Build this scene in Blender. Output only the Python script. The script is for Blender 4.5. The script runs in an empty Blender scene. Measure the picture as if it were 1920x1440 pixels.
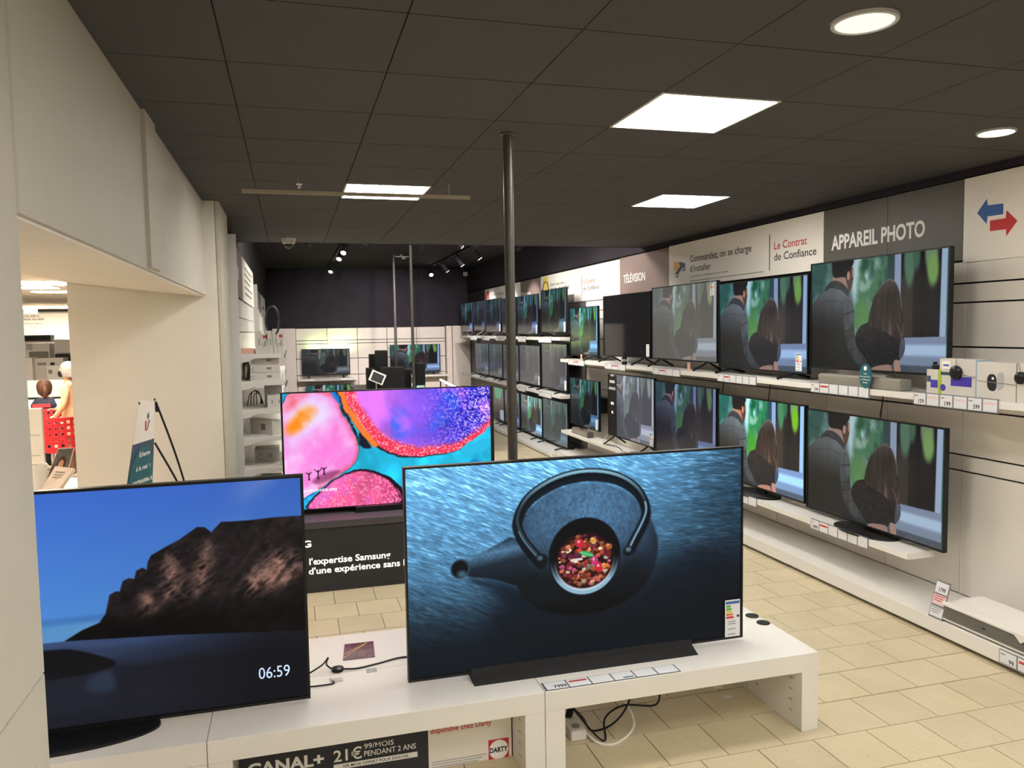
import bpy, bmesh, math, random
import numpy as np
from mathutils import Vector, Matrix

# ------------------------------------------------------------------ camera, world, exposure
scene = bpy.context.scene
COL = scene.collection
CAM_H = 2.0
F_PX, YAW, PITCH, ROLL = 1469.95, 0.273391, 0.069810, 0.016162
_f = np.array([math.sin(YAW)*math.cos(PITCH), math.cos(YAW)*math.cos(PITCH), -math.sin(PITCH)])
_r0 = np.array([math.cos(YAW), -math.sin(YAW), 0.0]); _d0 = np.cross(_f, _r0)
_r = math.cos(ROLL)*_r0 + math.sin(ROLL)*_d0
_d = -math.sin(ROLL)*_r0 + math.cos(ROLL)*_d0
cam_data = bpy.data.cameras.new('camera'); cam = bpy.data.objects.new('camera', cam_data); COL.objects.link(cam)
cam_data.sensor_width = 36.0; cam_data.lens = 36.0*F_PX/1920.0; cam_data.clip_start = 0.02; cam_data.clip_end = 200
cam.matrix_world = Matrix(((_r[0], -_d[0], -_f[0], 0), (_r[1], -_d[1], -_f[1], 0), (_r[2], -_d[2], -_f[2], CAM_H), (0, 0, 0, 1)))
scene.camera = cam
scene.view_settings.view_transform = 'Standard'; scene.view_settings.look = 'None'
scene.view_settings.gamma = 1.0; scene.view_settings.use_curve_mapping = False
scene.view_settings.exposure = 0.0
world = bpy.data.worlds.new('world'); scene.world = world; world.use_nodes = True
world.node_tree.nodes['Background'].inputs[0].default_value = (1.0, 0.96, 0.90, 1)
world.node_tree.nodes['Background'].inputs[1].default_value = 0.12
PANEL_POWER = 40.0          # radiance of the square ceiling panels
DOWNLIGHT_POWER = 30.0
STORE_POWER = 50.0          # panels of the neighbouring sales floor
SPOT_WATTS = 150.0

# pixel -> point on a plane (photograph is 1920 x 1440)
def ray(x, y):
    c = np.array([(x-960)/F_PX, (y-720)/F_PX, 1.0])
    return _r*c[0] + _d*c[1] + _f*c[2]
def on_x(x, y, X): d = ray(x, y); d = d*(X/d[0]); return Vector((d[0], d[1], d[2]+CAM_H))
def on_y(x, y, Y): d = ray(x, y); d = d*(Y/d[1]); return Vector((d[0], d[1], d[2]+CAM_H))
def on_z(x, y, Z): d = ray(x, y); d = d*((Z-CAM_H)/d[2]); return Vector((d[0], d[1], d[2]+CAM_H))

# ------------------------------------------------------------------ materials
def lin(c):
    if isinstance(c, str):
        c = tuple(int(c[i:i+2], 16)/255 for i in (0, 2, 4))
    return tuple((v/12.92 if v <= 0.04045 else ((v+0.055)/1.055)**2.4) for v in c)
MATS = {}
def mat(name, color, rough=0.5, metal=0.0, spec=0.4, var=0.04, scale=8.0, bump=0.0, bscale=200.0, emit=None, estr=0.0, alpha=1.0, trans=0.0, ior=1.45):
    if name in MATS: return MATS[name]
    m = bpy.data.materials.new(name); m.use_nodes = True
    nt = m.node_tree; b = nt.nodes['Principled BSDF']
    c = lin(color)
    if var > 0:
        tc = nt.nodes.new('ShaderNodeTexCoord'); n = nt.nodes.new('ShaderNodeTexNoise')
        n.inputs['Scale'].default_value = scale; n.inputs['Detail'].default_value = 3
        nt.links.new(tc.outputs['Object'], n.inputs['Vector'])
        r = nt.nodes.new('ShaderNodeValToRGB')
        r.color_ramp.elements[0].position = 0.3; r.color_ramp.elements[1].position = 0.7
        r.color_ramp.elements[0].color = tuple(max(0, v*(1-var)) for v in c)+(1,)
        r.color_ramp.elements[1].color = tuple(min(1, v*(1+var)) for v in c)+(1,)
        nt.links.new(n.outputs['Fac'], r.inputs['Fac']); nt.links.new(r.outputs['Color'], b.inputs['Base Color'])
    else:
        b.inputs['Base Color'].default_value = c+(1,)
    b.inputs['Roughness'].default_value = rough; b.inputs['Metallic'].default_value = metal
    b.inputs['Specular IOR Level'].default_value = spec
    b.inputs['Transmission Weight'].default_value = trans; b.inputs['IOR'].default_value = ior
    if emit is not None:
        b.inputs['Emission Color'].default_value = lin(emit)+(1,); b.inputs['Emission Strength'].default_value = estr
    if bump > 0:
        tc = nt.nodes.new('ShaderNodeTexCoord'); n = nt.nodes.new('ShaderNodeTexNoise')
        n.inputs['Scale'].default_value = bscale; n.inputs['Detail'].default_value = 4
        nt.links.new(tc.outputs['Object'], n.inputs['Vector'])
        bp = nt.nodes.new('ShaderNodeBump'); bp.inputs['Strength'].default_value = bump; bp.inputs['Distance'].default_value = 0.002
        nt.links.new(n.outputs['Fac'], bp.inputs['Height']); nt.links.new(bp.outputs['Normal'], b.inputs['Normal'])
    m.diffuse_color = c+(1,)
    MATS[name] = m
    return m

def floor_tile_mat():
    m = bpy.data.materials.new('cream_stone_tile'); m.use_nodes = True; nt = m.node_tree; b = nt.nodes['Principled BSDF']
    oi = nt.nodes.new('ShaderNodeObjectInfo'); tc = nt.nodes.new('ShaderNodeTexCoord')
    geo = nt.nodes.new('ShaderNodeNewGeometry')
    n1 = nt.nodes.new('ShaderNodeTexNoise'); n1.inputs['Scale'].default_value = 3.0; n1.inputs['Detail'].default_value = 4
    n2 = nt.nodes.new('ShaderNodeTexNoise'); n2.inputs['Scale'].default_value = 42.0; n2.inputs['Detail'].default_value = 2
    nt.links.new(geo.outputs['Position'], n1.inputs['Vector']); nt.links.new(geo.outputs['Position'], n2.inputs['Vector'])
    r1 = nt.nodes.new('ShaderNodeValToRGB')
    r1.color_ramp.elements[0].color = lin('c8ba9a')+(1,); r1.color_ramp.elements[1].color = lin('d2c4a6')+(1,)
    r1.color_ramp.elements[0].position = .3; r1.color_ramp.elements[1].position = .7
    nt.links.new(n1.outputs['Fac'], r1.inputs['Fac'])
    r2 = nt.nodes.new('ShaderNodeValToRGB'); r2.color_ramp.elements[0].position = .63; r2.color_ramp.elements[1].position = .70
    r2.color_ramp.elements[0].color = (0, 0, 0, 1); r2.color_ramp.elements[1].color = (1, 1, 1, 1)
    nt.links.new(n2.outputs['Fac'], r2.inputs['Fac'])
    mx = nt.nodes.new('ShaderNodeMix'); mx.data_type = 'RGBA'
    mul = nt.nodes.new('ShaderNodeMath'); mul.operation = 'MULTIPLY'; mul.inputs[1].default_value = .35
    nt.links.new(r2.outputs['Color'], mul.inputs[0]); nt.links.new(mul.outputs[0], mx.inputs['Factor'])
    nt.links.new(r1.outputs['Color'], mx.inputs['A']); mx.inputs['B'].default_value = lin('a39069')+(1,)
    hs = nt.nodes.new('ShaderNodeHueSaturation')
    mr = nt.nodes.new('ShaderNodeMapRange'); mr.inputs['To Min'].default_value = .95; mr.inputs['To Max'].default_value = 1.04
    nt.links.new(oi.outputs['Random'], mr.inputs['Value']); nt.links.new(mr.outputs['Result'], hs.inputs['Value'])
    nt.links.new(mx.outputs['Result'], hs.inputs['Color']); nt.links.new(hs.outputs['Color'], b.inputs['Base Color'])
    b.inputs['Roughness'].default_value = .38; b.inputs['Specular IOR Level'].default_value = .4
    return m

M_TILE = floor_tile_mat()
M_GROUT = mat('tile_grout', '6e6350', .8, var=.1, scale=30)
M_CEIL = mat('charcoal_ceiling_tile', '4f4e50', .85, spec=.2, var=.10, scale=260, bump=.25, bscale=500)
M_CEILBASE = mat('black_ceiling_void', '161616', .9, var=.05)
M_BLACKWALL = mat('matt_black_paint', '302c33', .8, spec=.2, var=.08, scale=4)
M_WALLW = mat('warm_white_paint', 'c3bfb4', .6, var=.02, scale=3, bump=.05, bscale=300)
M_SOFFIT = mat('cream_white_paint', 'e2ddd5', .6, var=.02, scale=3)
M_GREYPANEL = mat('pale_grey_laminate', 'e6e1da', .33, spec=.5, var=.03, scale=2)
M_GREYDK = mat('taupe_grey_laminate', '6d6667', .45, var=.04, scale=2)
M_SLOT = mat('dark_slot', '141312', .8, var=.05)
M_WHITE = mat('white_laminate', 'e4e1dc', .32, spec=.45, var=.015, scale=3)
M_WHITE2 = mat('white_lacquer', 'e6e3de', .4, var=.015)
M_SIGNW = mat('sign_white_board', 'eee8df', .45, var=.015, scale=2)
M_SIGNG = mat('sign_charcoal_board', '5f5c57', .5, var=.04, scale=2)
M_SIGNB = mat('sign_brown_board', '84706b', .5, var=.04, scale=2)
M_BLK = mat('black_plastic', '151517', .35, var=.06, scale=20)
M_BLKM = mat('black_matt', '1d1d20', .65, var=.06, scale=20)
M_DKG = mat('dark_grey_metal', '3c3d40', .4, metal=.6, var=.05)
M_POLE = mat('charcoal_pole_paint', '504e4a', .38, metal=.3, var=.05, scale=15)
M_GREY = mat('grey_plastic', '85847f', .45, var=.05)
M_LGREY = mat('light_grey_plastic', 'b4b4b4', .45, var=.04)
M_TAUPE = mat('taupe_fabric', '8f8b80', .8, var=.08, scale=120)
M_CHROME = mat('brushed_steel', 'b9b7b3', .3, metal=.9, var=.04)
M_INK = mat('dark_ink', '2b2a2b', .6, var=.02)
M_INKRED = mat('red_ink', 'c8383a', .6, var=.02)
M_INKBLUE = mat('blue_ink', '3c64a6', .6, var=.02)
M_INKW = mat('white_ink', 'f6f4f0', .6, var=.02)
M_CARD = mat('white_card', 'dfe0e4', .55, var=.015)
M_CARDP = mat('pale_pink_card', 'e3c9c8', .55, var=.03)
M_HOLD = mat('grey_label_holder', '7d8086', .4, var=.03)
M_BOX = mat('white_carton', 'd4cfc8', .6, var=.04, scale=5)
M_BOXG = mat('grey_carton', 'a5a09b', .65, var=.05, scale=5)
M_RED = mat('red_plastic', 'd42b37', .4, var=.04)
M_NAVY = mat('navy_cloth', '262b3b', .8, var=.08, scale=60)
M_SKIN = mat('skin', 'c9977c', .55, var=.04)
M_HAIRB = mat('brown_hair', '4a2e1e', .6, var=.25, scale=60)
M_HAIRG = mat('grey_hair', '8a8580', .6, var=.25, scale=60)
M_TAN = mat('tan_cloth', 'c09a76', .8, var=.08, scale=60)
M_LIME = mat('lime_card', 'a8c22c', .5, var=.03)
M_PURPLE = mat('purple_card', '4b3fb0', .5, var=.12, scale=20)
M_TEAL = mat('teal_card', '27646f', .5, var=.04)
M_TEALD = mat('slate_blue_card', '3f5468', .5, var=.04)
M_STEELB = mat('steel_blue_card', '8fb2cc', .5, var=.04)
M_GREEN = mat('green_label', '53a83f', .5, var=.03)
M_YELLOW = mat('yellow_label', 'd8c63a', .5, var=.03)
M_ORANGE = mat('orange_label', 'd8793a', .5, var=.03)
M_DKPOST = mat('charcoal_print', '34353a', .5, var=.04)
M_DIFF = mat('lit_panel_diffuser', 'ffffff', .5, var=0, emit='fffaf0', estr=PANEL_POWER)
M_DIFFD = mat('round_lamp_diffuser', 'dfe3dc', .5, var=0, emit='f4f8ee', estr=0.8)
M_DIFFD2 = mat('lit_downlight_diffuser', 'ffffff', .5, var=0, emit='fff3dc', estr=DOWNLIGHT_POWER)
M_STORE = mat('lit_store_panel', 'ffffff', .5, var=0, emit='fff1de', estr=STORE_POWER)
M_SPOTLIT = mat('lit_spot_lens', 'ffffff', .5, var=0, emit='fff6ea', estr=25)
M_LEDBAR = mat('lit_led_bar', 'ffffff', .5, var=0, emit='ffffff', estr=5)
M_LETTER = mat('backlit_white_letter', 'ffffff', .5, var=0, emit='ffffff', estr=.75)
M_EXIT = mat('lit_green_exit_sign', '2f9a58', .5, var=0, emit='3fae68', estr=.8)
M_STOREW = mat('store_white_ceiling', 'e6dccb', .7, var=.02)
M_STOREG = mat('store_grey_panel', 'b9b5ae', .6, var=.03)
M_GLASS = mat('clear_glass', 'e8f0f0', .05, var=0, trans=1.0, ior=1.05, spec=.3)
M_PINK = mat('salmon_card', 'e2b0a0', .6, var=.03)

# ------------------------------------------------------------------ mesh builder
class MB:
    def __init__(s): s.v = []; s.f = []
    def add(s, vs, fs):
        o = len(s.v); s.v += [tuple(v) for v in vs]; s.f += [tuple(i+o for i in q) for q in fs]; return s
    def box(s, x0, x1, y0, y1, z0, z1):
        if x0 > x1: x0, x1 = x1, x0
        if y0 > y1: y0, y1 = y1, y0
        if z0 > z1: z0, z1 = z1, z0
        return s.add([(x0,y0,z0),(x1,y0,z0),(x1,y1,z0),(x0,y1,z0),(x0,y0,z1),(x1,y0,z1),(x1,y1,z1),(x0,y1,z1)],
              [(3,2,1,0),(4,5,6,7),(0,1,5,4),(1,2,6,5),(2,3,7,6),(3,0,4,7)])
    def prism(s, pts, fn, a, b):      # pts: 2-D loop, fn(u,v,t)->xyz, extruded t=a..b
        n = len(pts)
        vs = [fn(u, v, a) for u, v in pts]+[fn(u, v, b) for u, v in pts]
        fs = [tuple(range(n)), tuple(range(2*n-1, n-1, -1))]+[(i, i+n, (i+1) % n+n, (i+1) % n) for i in range(n)]
        return s.add(vs, fs)
    def cyl(s, p0, p1, r0, r1=None, n=16):
        r1 = r0 if r1 is None else r1
        p0, p1 = Vector(p0), Vector(p1); d = (p1-p0).normalized()
        a = d.orthogonal().normalized(); b = d.cross(a)
        vs = [p0+(a*math.cos(t)+b*math.sin(t))*r0 for t in [2*math.pi*i/n for i in range(n)]]
        vs += [p1+(a*math.cos(t)+b*math.sin(t))*r1 for t in [2*math.pi*i/n for i in range(n)]]
        return s.add(vs, [tuple(range(n-1, -1, -1)), tuple(range(n, 2*n))]+[(i, (i+1) % n, (i+1) % n+n, i+n) for i in range(n)])
    def tube(s, path, r, n=8, sub=6):
        P = [Vector(p) for p in path]
        if sub > 1 and len(P) > 2:
            Q = []
            for i in range(len(P)-1):
                p0, p1, p2, p3 = P[max(i-1, 0)], P[i], P[i+1], P[min(i+2, len(P)-1)]
                for k in range(sub):
                    t = k/sub
                    Q.append(.5*((2*p1)+(p2-p0)*t+(2*p0-5*p1+4*p2-p3)*t*t+(3*p1-p0-3*p2+p3)*t**3))
            Q.append(P[-1]); P = Q
        rings = []; up = Vector((.123, .456, .88)).normalized()
        for i, p in enumerate(P):
            d = (P[min(i+1, len(P)-1)]-P[max(i-1, 0)])
            d = d.normalized() if d.length > 1e-9 else Vector((0, 0, 1))
            a = d.cross(up)
            a = a.normalized() if a.length > 1e-4 else d.orthogonal().normalized()
            b = d.cross(a)
            rings.append([p+(a*math.cos(t)+b*math.sin(t))*r for t in [2*math.pi*j/n for j in range(n)]])
        vs = [v for q in rings for v in q]; fs = []
        for i in range(len(rings)-1):
            for j in range(n): fs.append((i*n+j, i*n+(j+1) % n, (i+1)*n+(j+1) % n, (i+1)*n+j))
        fs += [tuple(range(n-1, -1, -1)), tuple((len(rings)-1)*n+j for j in range(n))]
        return s.add(vs, fs)
    def lathe(s, c, prof, n=24, axis='z', sx=1, sy=1):
        vs = []
        for r, h in prof:
            for i in range(n):
                t = 2*math.pi*i/n; a, b = r*math.cos(t)*sx, r*math.sin(t)*sy
                q = {'z': (a, b, h), 'y': (a, h, b), 'x': (h, a, b)}[axis]
                vs.append((c[0]+q[0], c[1]+q[1], c[2]+q[2]))
        fs = []
        for k in range(len(prof)-1):
            for i in range(n): fs.append((k*n+i, k*n+(i+1) % n, (k+1)*n+(i+1) % n, (k+1)*n+i))
        fs += [tuple(range(n-1, -1, -1)), tuple((len(prof)-1)*n+i for i in range(n))]
        return s.add(vs, fs)
    def build(s, name, m, parent=None, smooth=False, bevel=0.0, label=None, fix=True, world=True):
        me = bpy.data.meshes.new(name)
        off = parent_origin(parent) if (parent is not None and world) else Vector((0, 0, 0))
        me.from_pydata([(v[0]-off[0], v[1]-off[1], v[2]-off[2]) for v in s.v], [], s.f)
        if fix:
            bm = bmesh.new(); bm.from_mesh(me); bmesh.ops.recalc_face_normals(bm, faces=bm.faces); bm.to_mesh(me); bm.free()
        me.materials.append(m)
        if smooth:
            me.polygons.foreach_set('use_smooth', [True]*len(me.polygons))
            try: me.set_sharp_from_angle(angle=math.radians(40))
            except Exception: pass
        o = bpy.data.objects.new(name, me); COL.objects.link(o)
        if parent is not None: o.parent = parent
        if bevel > 0:
            b = o.modifiers.new('bevel', 'BEVEL'); b.width = bevel; b.segments = 2; b.limit_method = 'ANGLE'
        if label: o['label'] = label
        return o

def parent_origin(p):
    v = Vector((0, 0, 0))
    while p is not None: v += Vector(p.location); p = p.parent
    return v
def box(x0, x1, y0, y1, z0, z1): return MB().box(x0, x1, y0, y1, z0, z1)
def tag(o, label, cat, group=None):
    o['label'] = label; o['category'] = cat
    if group: o['group'] = group
    return o
def struct(o): o['kind'] = 'structure'; return o
def thing(name, label, cat, loc=(0, 0, 0), group=None, rz=0.0):
    o = bpy.data.objects.new(name, None); COL.objects.link(o); o.location = loc; o.rotation_euler = (0, 0, rz)
    o.empty_display_size = .05
    return tag(o, label, cat, group)
def inst(src, name, parent, loc=(0, 0, 0), scale=(1, 1, 1), m=None):
    o = bpy.data.objects.new(name, src); COL.objects.link(o); o.parent = parent; o.location = loc; o.scale = scale
    if m is not None:
        o.material_slots[0].link = 'OBJECT'; o.material_slots[0].material = m
    return o

# ------------------------------------------------------------------ lettering (built-in font, flat print)
_TXT = {}
def glyphs(s, bold=0.0):
    k = (s, bold)
    if k not in _TXT:
        cu = bpy.data.curves.new('t', 'FONT'); cu.body = s; cu.offset = bold; cu.resolution_u = 3; cu.fill_mode = 'FRONT'
        ob = bpy.data.objects.new('t', cu); COL.objects.link(ob)
        bpy.context.view_layer.update()
        me = bpy.data.meshes.new_from_object(ob.evaluated_get(bpy.context.evaluated_depsgraph_get()))
        v = [tuple(x.co) for x in me.vertices]; f = [tuple(p.vertices) for p in me.polygons]
        bpy.data.objects.remove(ob); bpy.data.curves.remove(cu); bpy.data.meshes.remove(me)
        _TXT[k] = (v, f)
    return _TXT[k]
CAP = 0.70
def text_fn(s, w, h, fn, bold=0.0, italic=0.0):
    """verts+faces of s fitted to width w with capital height h; fn(a,b)->xyz. Baseline at b=0."""
    v, f = glyphs(s, bold)
    x0 = min(p[0] for p in v); x1 = max(p[0] for p in v)
    sx = w/(x1-x0); sy = h/CAP
    return [fn((p[0]-x0)*sx+italic*p[1]*sy, p[1]*sy) for p in v], f
def split_words(v, f, n):
    if n < 2: return [(v, f)]
    iv = sorted((min(v[i][0] for i in q), max(v[i][0] for i in q)) for q in f)
    gaps = []; hi = iv[0][1]
    for a, b in iv[1:]:
        if a > hi: gaps.append((a-hi, (a+hi)/2))
        hi = max(hi, b)
    cuts = sorted(c for _, c in sorted(gaps, reverse=True)[:n-1])
    out = []
    for k in range(len(cuts)+1):
        lo = cuts[k-1] if k else -1e9; up_ = cuts[k] if k < len(cuts) else 1e9
        fs = [q for q in f if lo < sum(v[i][0] for i in q)/len(q) < up_]
        if not fs: continue
        idx = {}; vs = []
        for q in fs:
            for i in q:
                if i not in idx: idx[i] = len(vs); vs.append(v[i])
        out.append((vs, [tuple(idx[i] for i in q) for q in fs]))
    return out
def text(name, s, w, h, fn, m, parent, bold=0.0):
    v, f = text_fn(s, w, h, lambda a, b: (a, b), bold)
    words = split_words(v, f, len(s.split()))
    o = None
    for ws in words: o = MB().add([fn(a, b) for a, b in ws[0]], ws[1]).build(name, m, parent, fix=False)
    return o
def wall_r(X, Y, z): return lambda a, b: (X, Y-a, z+b)     # on the right wall, read along -Y
def wall_f(X, Y, z): return lambda a, b: (X+a, Y, z+b)     # facing the camera, read along +X
def flat(X, Y, z): return lambda a, b: (X+a, Y+b, z)
def px_wall_text(name, s, pl, pr, ptop, X, m, parent, bold=0.0):
    """lettering on the right wall between two baseline pixels; ptop = pixel of a capital's top at the left end"""
    a, b, t = on_x(*pl, X), on_x(*pr, X), on_x(*ptop, X)
    z = (a.z+b.z)/2
    return text(name, s, a.y-b.y, t.z-a.z, wall_r(X, a.y, z), m, parent, bold)

# ------------------------------------------------------------------ pictures shown on the screens (colour per vertex)
def s2l(a): return np.where(a <= .04045, a/12.92, ((np.clip(a, 0, None)+.055)/1.055)**2.4)
def hexc(h): return np.array([int(h[i:i+2], 16)/255 for i in (0, 2, 4)])
class Pic:
    def __init__(s, W, H, seed=1):
        s.W, s.H = W, H; s.rng = np.random.RandomState(seed)
        s.U, s.V = np.meshgrid(np.linspace(0, 1, W), np.linspace(0, 1, H))
        s.A = 16/9; s.c = np.zeros((H, W, 3))
    def noise(s, fx, fy, octv=3, ang=0.0):
        X = s.U*s.A; Y = s.V
        ca, sa = math.cos(ang), math.sin(ang); X, Y = X*ca+Y*sa, -X*sa+Y*ca
        out = np.zeros_like(X); amp = 1; tot = 0
        for o in range(octv):
            g = s.rng.rand(256, 256); x = X*fx*2**o+37.3; y = Y*fy*2**o+91.7
            xi = np.floor(x).astype(int); yi = np.floor(y).astype(int); fx_ = x-xi; fy_ = y-yi
            fx_ = fx_*fx_*(3-2*fx_); fy_ = fy_*fy_*(3-2*fy_)
            q = lambda i, j: g[(yi+j) % 256, (xi+i) % 256]
            out += amp*((q(0, 0)*(1-fx_)+q(1, 0)*fx_)*(1-fy_)+(q(0, 1)*(1-fx_)+q(1, 1)*fx_)*fy_); tot += amp; amp *= .5
        return out/tot
    def poly(s, pts, soft=.006, smooth=0):
        P = np.array(pts, float)
        for _ in range(smooth):
            Q = np.roll(P, -1, 0); P = np.stack([.75*P+.25*Q, .25*P+.75*Q], 1).reshape(-1, 2)
        X = s.U*s.A; Y = s.V; inside = np.zeros(X.shape, bool); dm = np.full(X.shape, 9.0)
        n = len(P)
        for i in range(n):
            x0, y0 = P[i][0]*s.A, P[i][1]; x1, y1 = P[(i+1) % n][0]*s.A, P[(i+1) % n][1]
            if y0 != y1:
                cross = ((y0 > Y) != (y1 > Y)) & (X < (x1-x0)*(Y-y0)/(y1-y0)+x0); inside ^= cross
            dx, dy = x1-x0, y1-y0; L = dx*dx+dy*dy+1e-12
            t = np.clip(((X-x0)*dx+(Y-y0)*dy)/L, 0, 1)
            dm = np.minimum(dm, (X-x0-t*dx)**2+(Y-y0-t*dy)**2)
        d = np.sqrt(dm); d = np.where(inside, d, -d)
        t = np.clip(d/(2*soft)+.5, 0, 1); return t*t*(3-2*t)
    def line(s, pts, w, soft=.004):
        X = s.U*s.A; Y = s.V; dm = np.full(X.shape, 9.0)
        for i in range(len(pts)-1):
            x0, y0 = pts[i][0]*s.A, pts[i][1]; x1, y1 = pts[i+1][0]*s.A, pts[i+1][1]
            dx, dy = x1-x0, y1-y0; L = dx*dx+dy*dy+1e-12; t = np.clip(((X-x0)*dx+(Y-y0)*dy)/L, 0, 1)
            dm = np.minimum(dm, (X-x0-t*dx)**2+(Y-y0-t*dy)**2)
        t = np.clip((w/2-np.sqrt(dm))/(2*soft)+.5, 0, 1); return t*t*(3-2*t)
    def ell(s, cu, cv, ru, rv, soft=.01):
        d = np.sqrt(((s.U-cu)/ru)**2+((s.V-cv)/rv)**2); k = soft/rv
        t = np.clip((1-d)/(2*k)+.5, 0, 1); return t*t*(3-2*t)
    def put(s, m, col):
        col = hexc(col) if isinstance(col, str) else col
        s.c = s.c*(1-m[..., None])+m[..., None]*col
    def mul(s, k): s.c = s.c*k[..., None]
    def addc(s, m, col): s.c = s.c+m[..., None]*(hexc(col) if isinstance(col, str) else col)
    def mesh(s, name):
        W, H = s.W, s.H; me = bpy.data.meshes.new(name)
        co = np.stack([s.U-.5, np.zeros_like(s.U), .5-s.V], -1).reshape(-1, 3)
        i = (np.arange(H-1)[:, None]*W+np.arange(W-1)[None, :]).reshape(-1)
        q = np.stack([i, i+W, i+W+1, i+1], 1)
        me.vertices.add(W*H); me.vertices.foreach_set('co', co.astype(np.float32).ravel())
        me.loops.add(q.size); me.loops.foreach_set('vertex_index', q.astype(np.int32).ravel())
        me.polygons.add(len(q)); me.polygons.foreach_set('loop_start', (np.arange(len(q))*4).astype(np.int32))
        me.update(calc_edges=True)
        at = me.color_attributes.new('picture', 'FLOAT_COLOR', 'POINT')
        rgba = np.ones((W*H, 4), np.float32); rgba[:, :3] = s2l(np.clip(s.c, 0, 1)).reshape(-1, 3)
        at.data.foreach_set('color', rgba.ravel())
        return me

def sp(P, pts): return [(P(u), v) for u, v in pts]
def smooth_loop(pts, k=2):
    P = np.array(pts, float)
    for _ in range(k):
        Q = np.roll(P, -1, 0); P = np.stack([.75*P+.25*Q, .25*P+.75*Q], 1).reshape(-1, 2)
    return P

def picture_couple(W, H):
    p = Pic(W, H, 3); n = p.noise; V_ = p.V
    base = hexc('2f5f58')*np.ones_like(p.c); p.c = base
    f1 = n(5, 5, 4); f2 = n(9, 7, 4); f3 = n(3, 3, 3)
    p.put(np.clip((f1-.45)*4, 0, 1)*(p.U < .40), '6c9a98')
    p.put(np.clip((.45-f2)*5, 0, 1)*(p.U < .40), '1d4338')
    p.put(p.ell(.40, .16, .07, .30, .12), 'b5dbe2')
    p.put(p.ell(.43, .36, .05, .14, .08)*np.clip(f2*2-.4, 0, 1), 'a3d0d4')
    leaf = p.poly([(.42, -.1), (.62, -.1), (.62, .7), (.36, .7), (.37, .42)], .05)
    p.put(leaf*np.clip((f2-.38)*5, 0, 1), '3d7f58'); p.put(leaf*np.clip((f1-.56)*7, 0, 1), '8ab5a0')
    p.put(leaf*np.clip((.42-f1)*7, 0, 1), '1c5a3c')
    p.put(p.ell(.43, .53, .06, .16, .08)*np.clip(f3*1.6, 0, 1), '4f9440')
    p.put(p.poly([(.605, -.1), (.66, -.1), (.66, .6), (.61, .6)], .012), '2d4a4e')
    p.put(p.poly([(.655, -.1), (.70, -.1), (.70, .75), (.655, .75)], .007), '8ea3c4')
    door = p.poly([(.698, -.1), (.962, -.1), (.955, .70), (.70, .715)], .004)
    p.put(door, '1b1a1f'); p.put(door*p.poly([(.70, .2), (.78, .2), (.78, .75), (.70, .75)], .02), '38332f')
    p.put(p.ell(.755, .06, .036, .22, .06), '4f7d62'); p.put(p.ell(.80, .03, .022, .12, .05), '3d6a50')
    p.put(p.ell(.892, .02, .040, .16, .05), '6f9068'); p.put(p.ell(.903, .16, .034, .13, .05), '78a84c')
    p.put(p.poly([(.835, -.1), (.85, -.1), (.85, .75), (.835, .75)], .006), '121114')
    p.put(p.poly([(.955, -.1), (.99, -.1), (.985, 1.1), (.945, 1.1)], .007), '9db9dc')
    b = p.poly([(.60, .715), (.955, .70), (.99, .70), (.99, 1.1), (.60, 1.1)], .006)
    p.put(b, '7f93b6'); p.put(b*p.poly([(.5, .775), (1, .765), (1, .86), (.5, .86)], .02), 'aacdef')
    p.put(b*p.poly([(.5, .89), (1, .885), (1, .925), (.5, .93)], .012), '7c93ae')
    p.put(b*p.poly([(.5, .945), (1, .94), (1, 1.1), (.5, 1.1)], .01), '4e5a66')
    # man, seen from behind
    neck = p.poly(smooth_loop([(.19, .10), (.30, .10), (.335, .27), (.31, .30), (.17, .22)]), .005)
    p.put(neck, 'a98273')
    jaw = p.poly(smooth_loop([(.28, .08), (.345, .05), (.358, .13), (.348, .20), (.338, .26), (.322, .30), (.305, .24), (.29, .16)]), .005)
    p.put(jaw, '5b4038')
    p.put(p.poly(smooth_loop([(.345, .05), (.357, .13), (.352, .17), (.34, .14)]), .004), 'b78c79')
    hair = p.poly(smooth_loop([(.175, -.08), (.36, -.08), (.352, .04), (.335, .06), (.318, .12), (.30, .16), (.27, .145), (.22, .15), (.187, .145), (.178, .06)]), .006)
    p.put(hair, '1e1a1d')
    p.put(p.ell(.312, .14, .012, .042, .01), 'c08d79')
    shirt = p.poly(smooth_loop([(-.08, .43), (.0, .40), (.06, .31), (.13, .235), (.17, .175), (.25, .20), (.315, .295), (.345, .36), (.362, .46), (.362, .60), (.372, .75), (.42, .87), (.508, .985), (.48, 1.03), (.44, 1.03), (.36, 1.0), (.30, 1.1), (-.08, 1.1)], 2), .004)
    sh = hexc('5f666b')*np.ones_like(p.c); g = np.clip((p.V-.30)/.35, 0, 1)
    tone = (1.15-.80*g)*(1+.25*(n(14, 4, 3)-.5))*(.72+.55*np.clip((p.U-.02)/.3, 0, 1)*.6)
    p.put(shirt, np.clip(sh*tone[..., None], 0, 1))
    arm = p.poly(smooth_loop([(.27, .33), (.345, .37), (.362, .47), (.362, .62), (.374, .75), (.42, .87), (.505, .985), (.45, 1.02), (.34, .90), (.285, .72)], 2), .012)
    p.put(arm*shirt, np.clip(hexc('525a60')*((.55+.75*n(16, 10, 3))*(1.15-.45*np.clip((V_-.35)/.6, 0, 1)))[..., None], 0, 1))
    for q in ([(.28, .50), (.355, .47)], [(.29, .66), (.36, .63)], [(.30, .74), (.365, .70)], [(.34, .83), (.39, .80)]):
        p.put(p.line(q, .012, .008)*shirt*.8, '23282c')
    p.put(p.line([(.05, .40), (.13, .365), (.22, .365), (.285, .40)], .006, .004)*shirt*.8, '2b3236')
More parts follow.
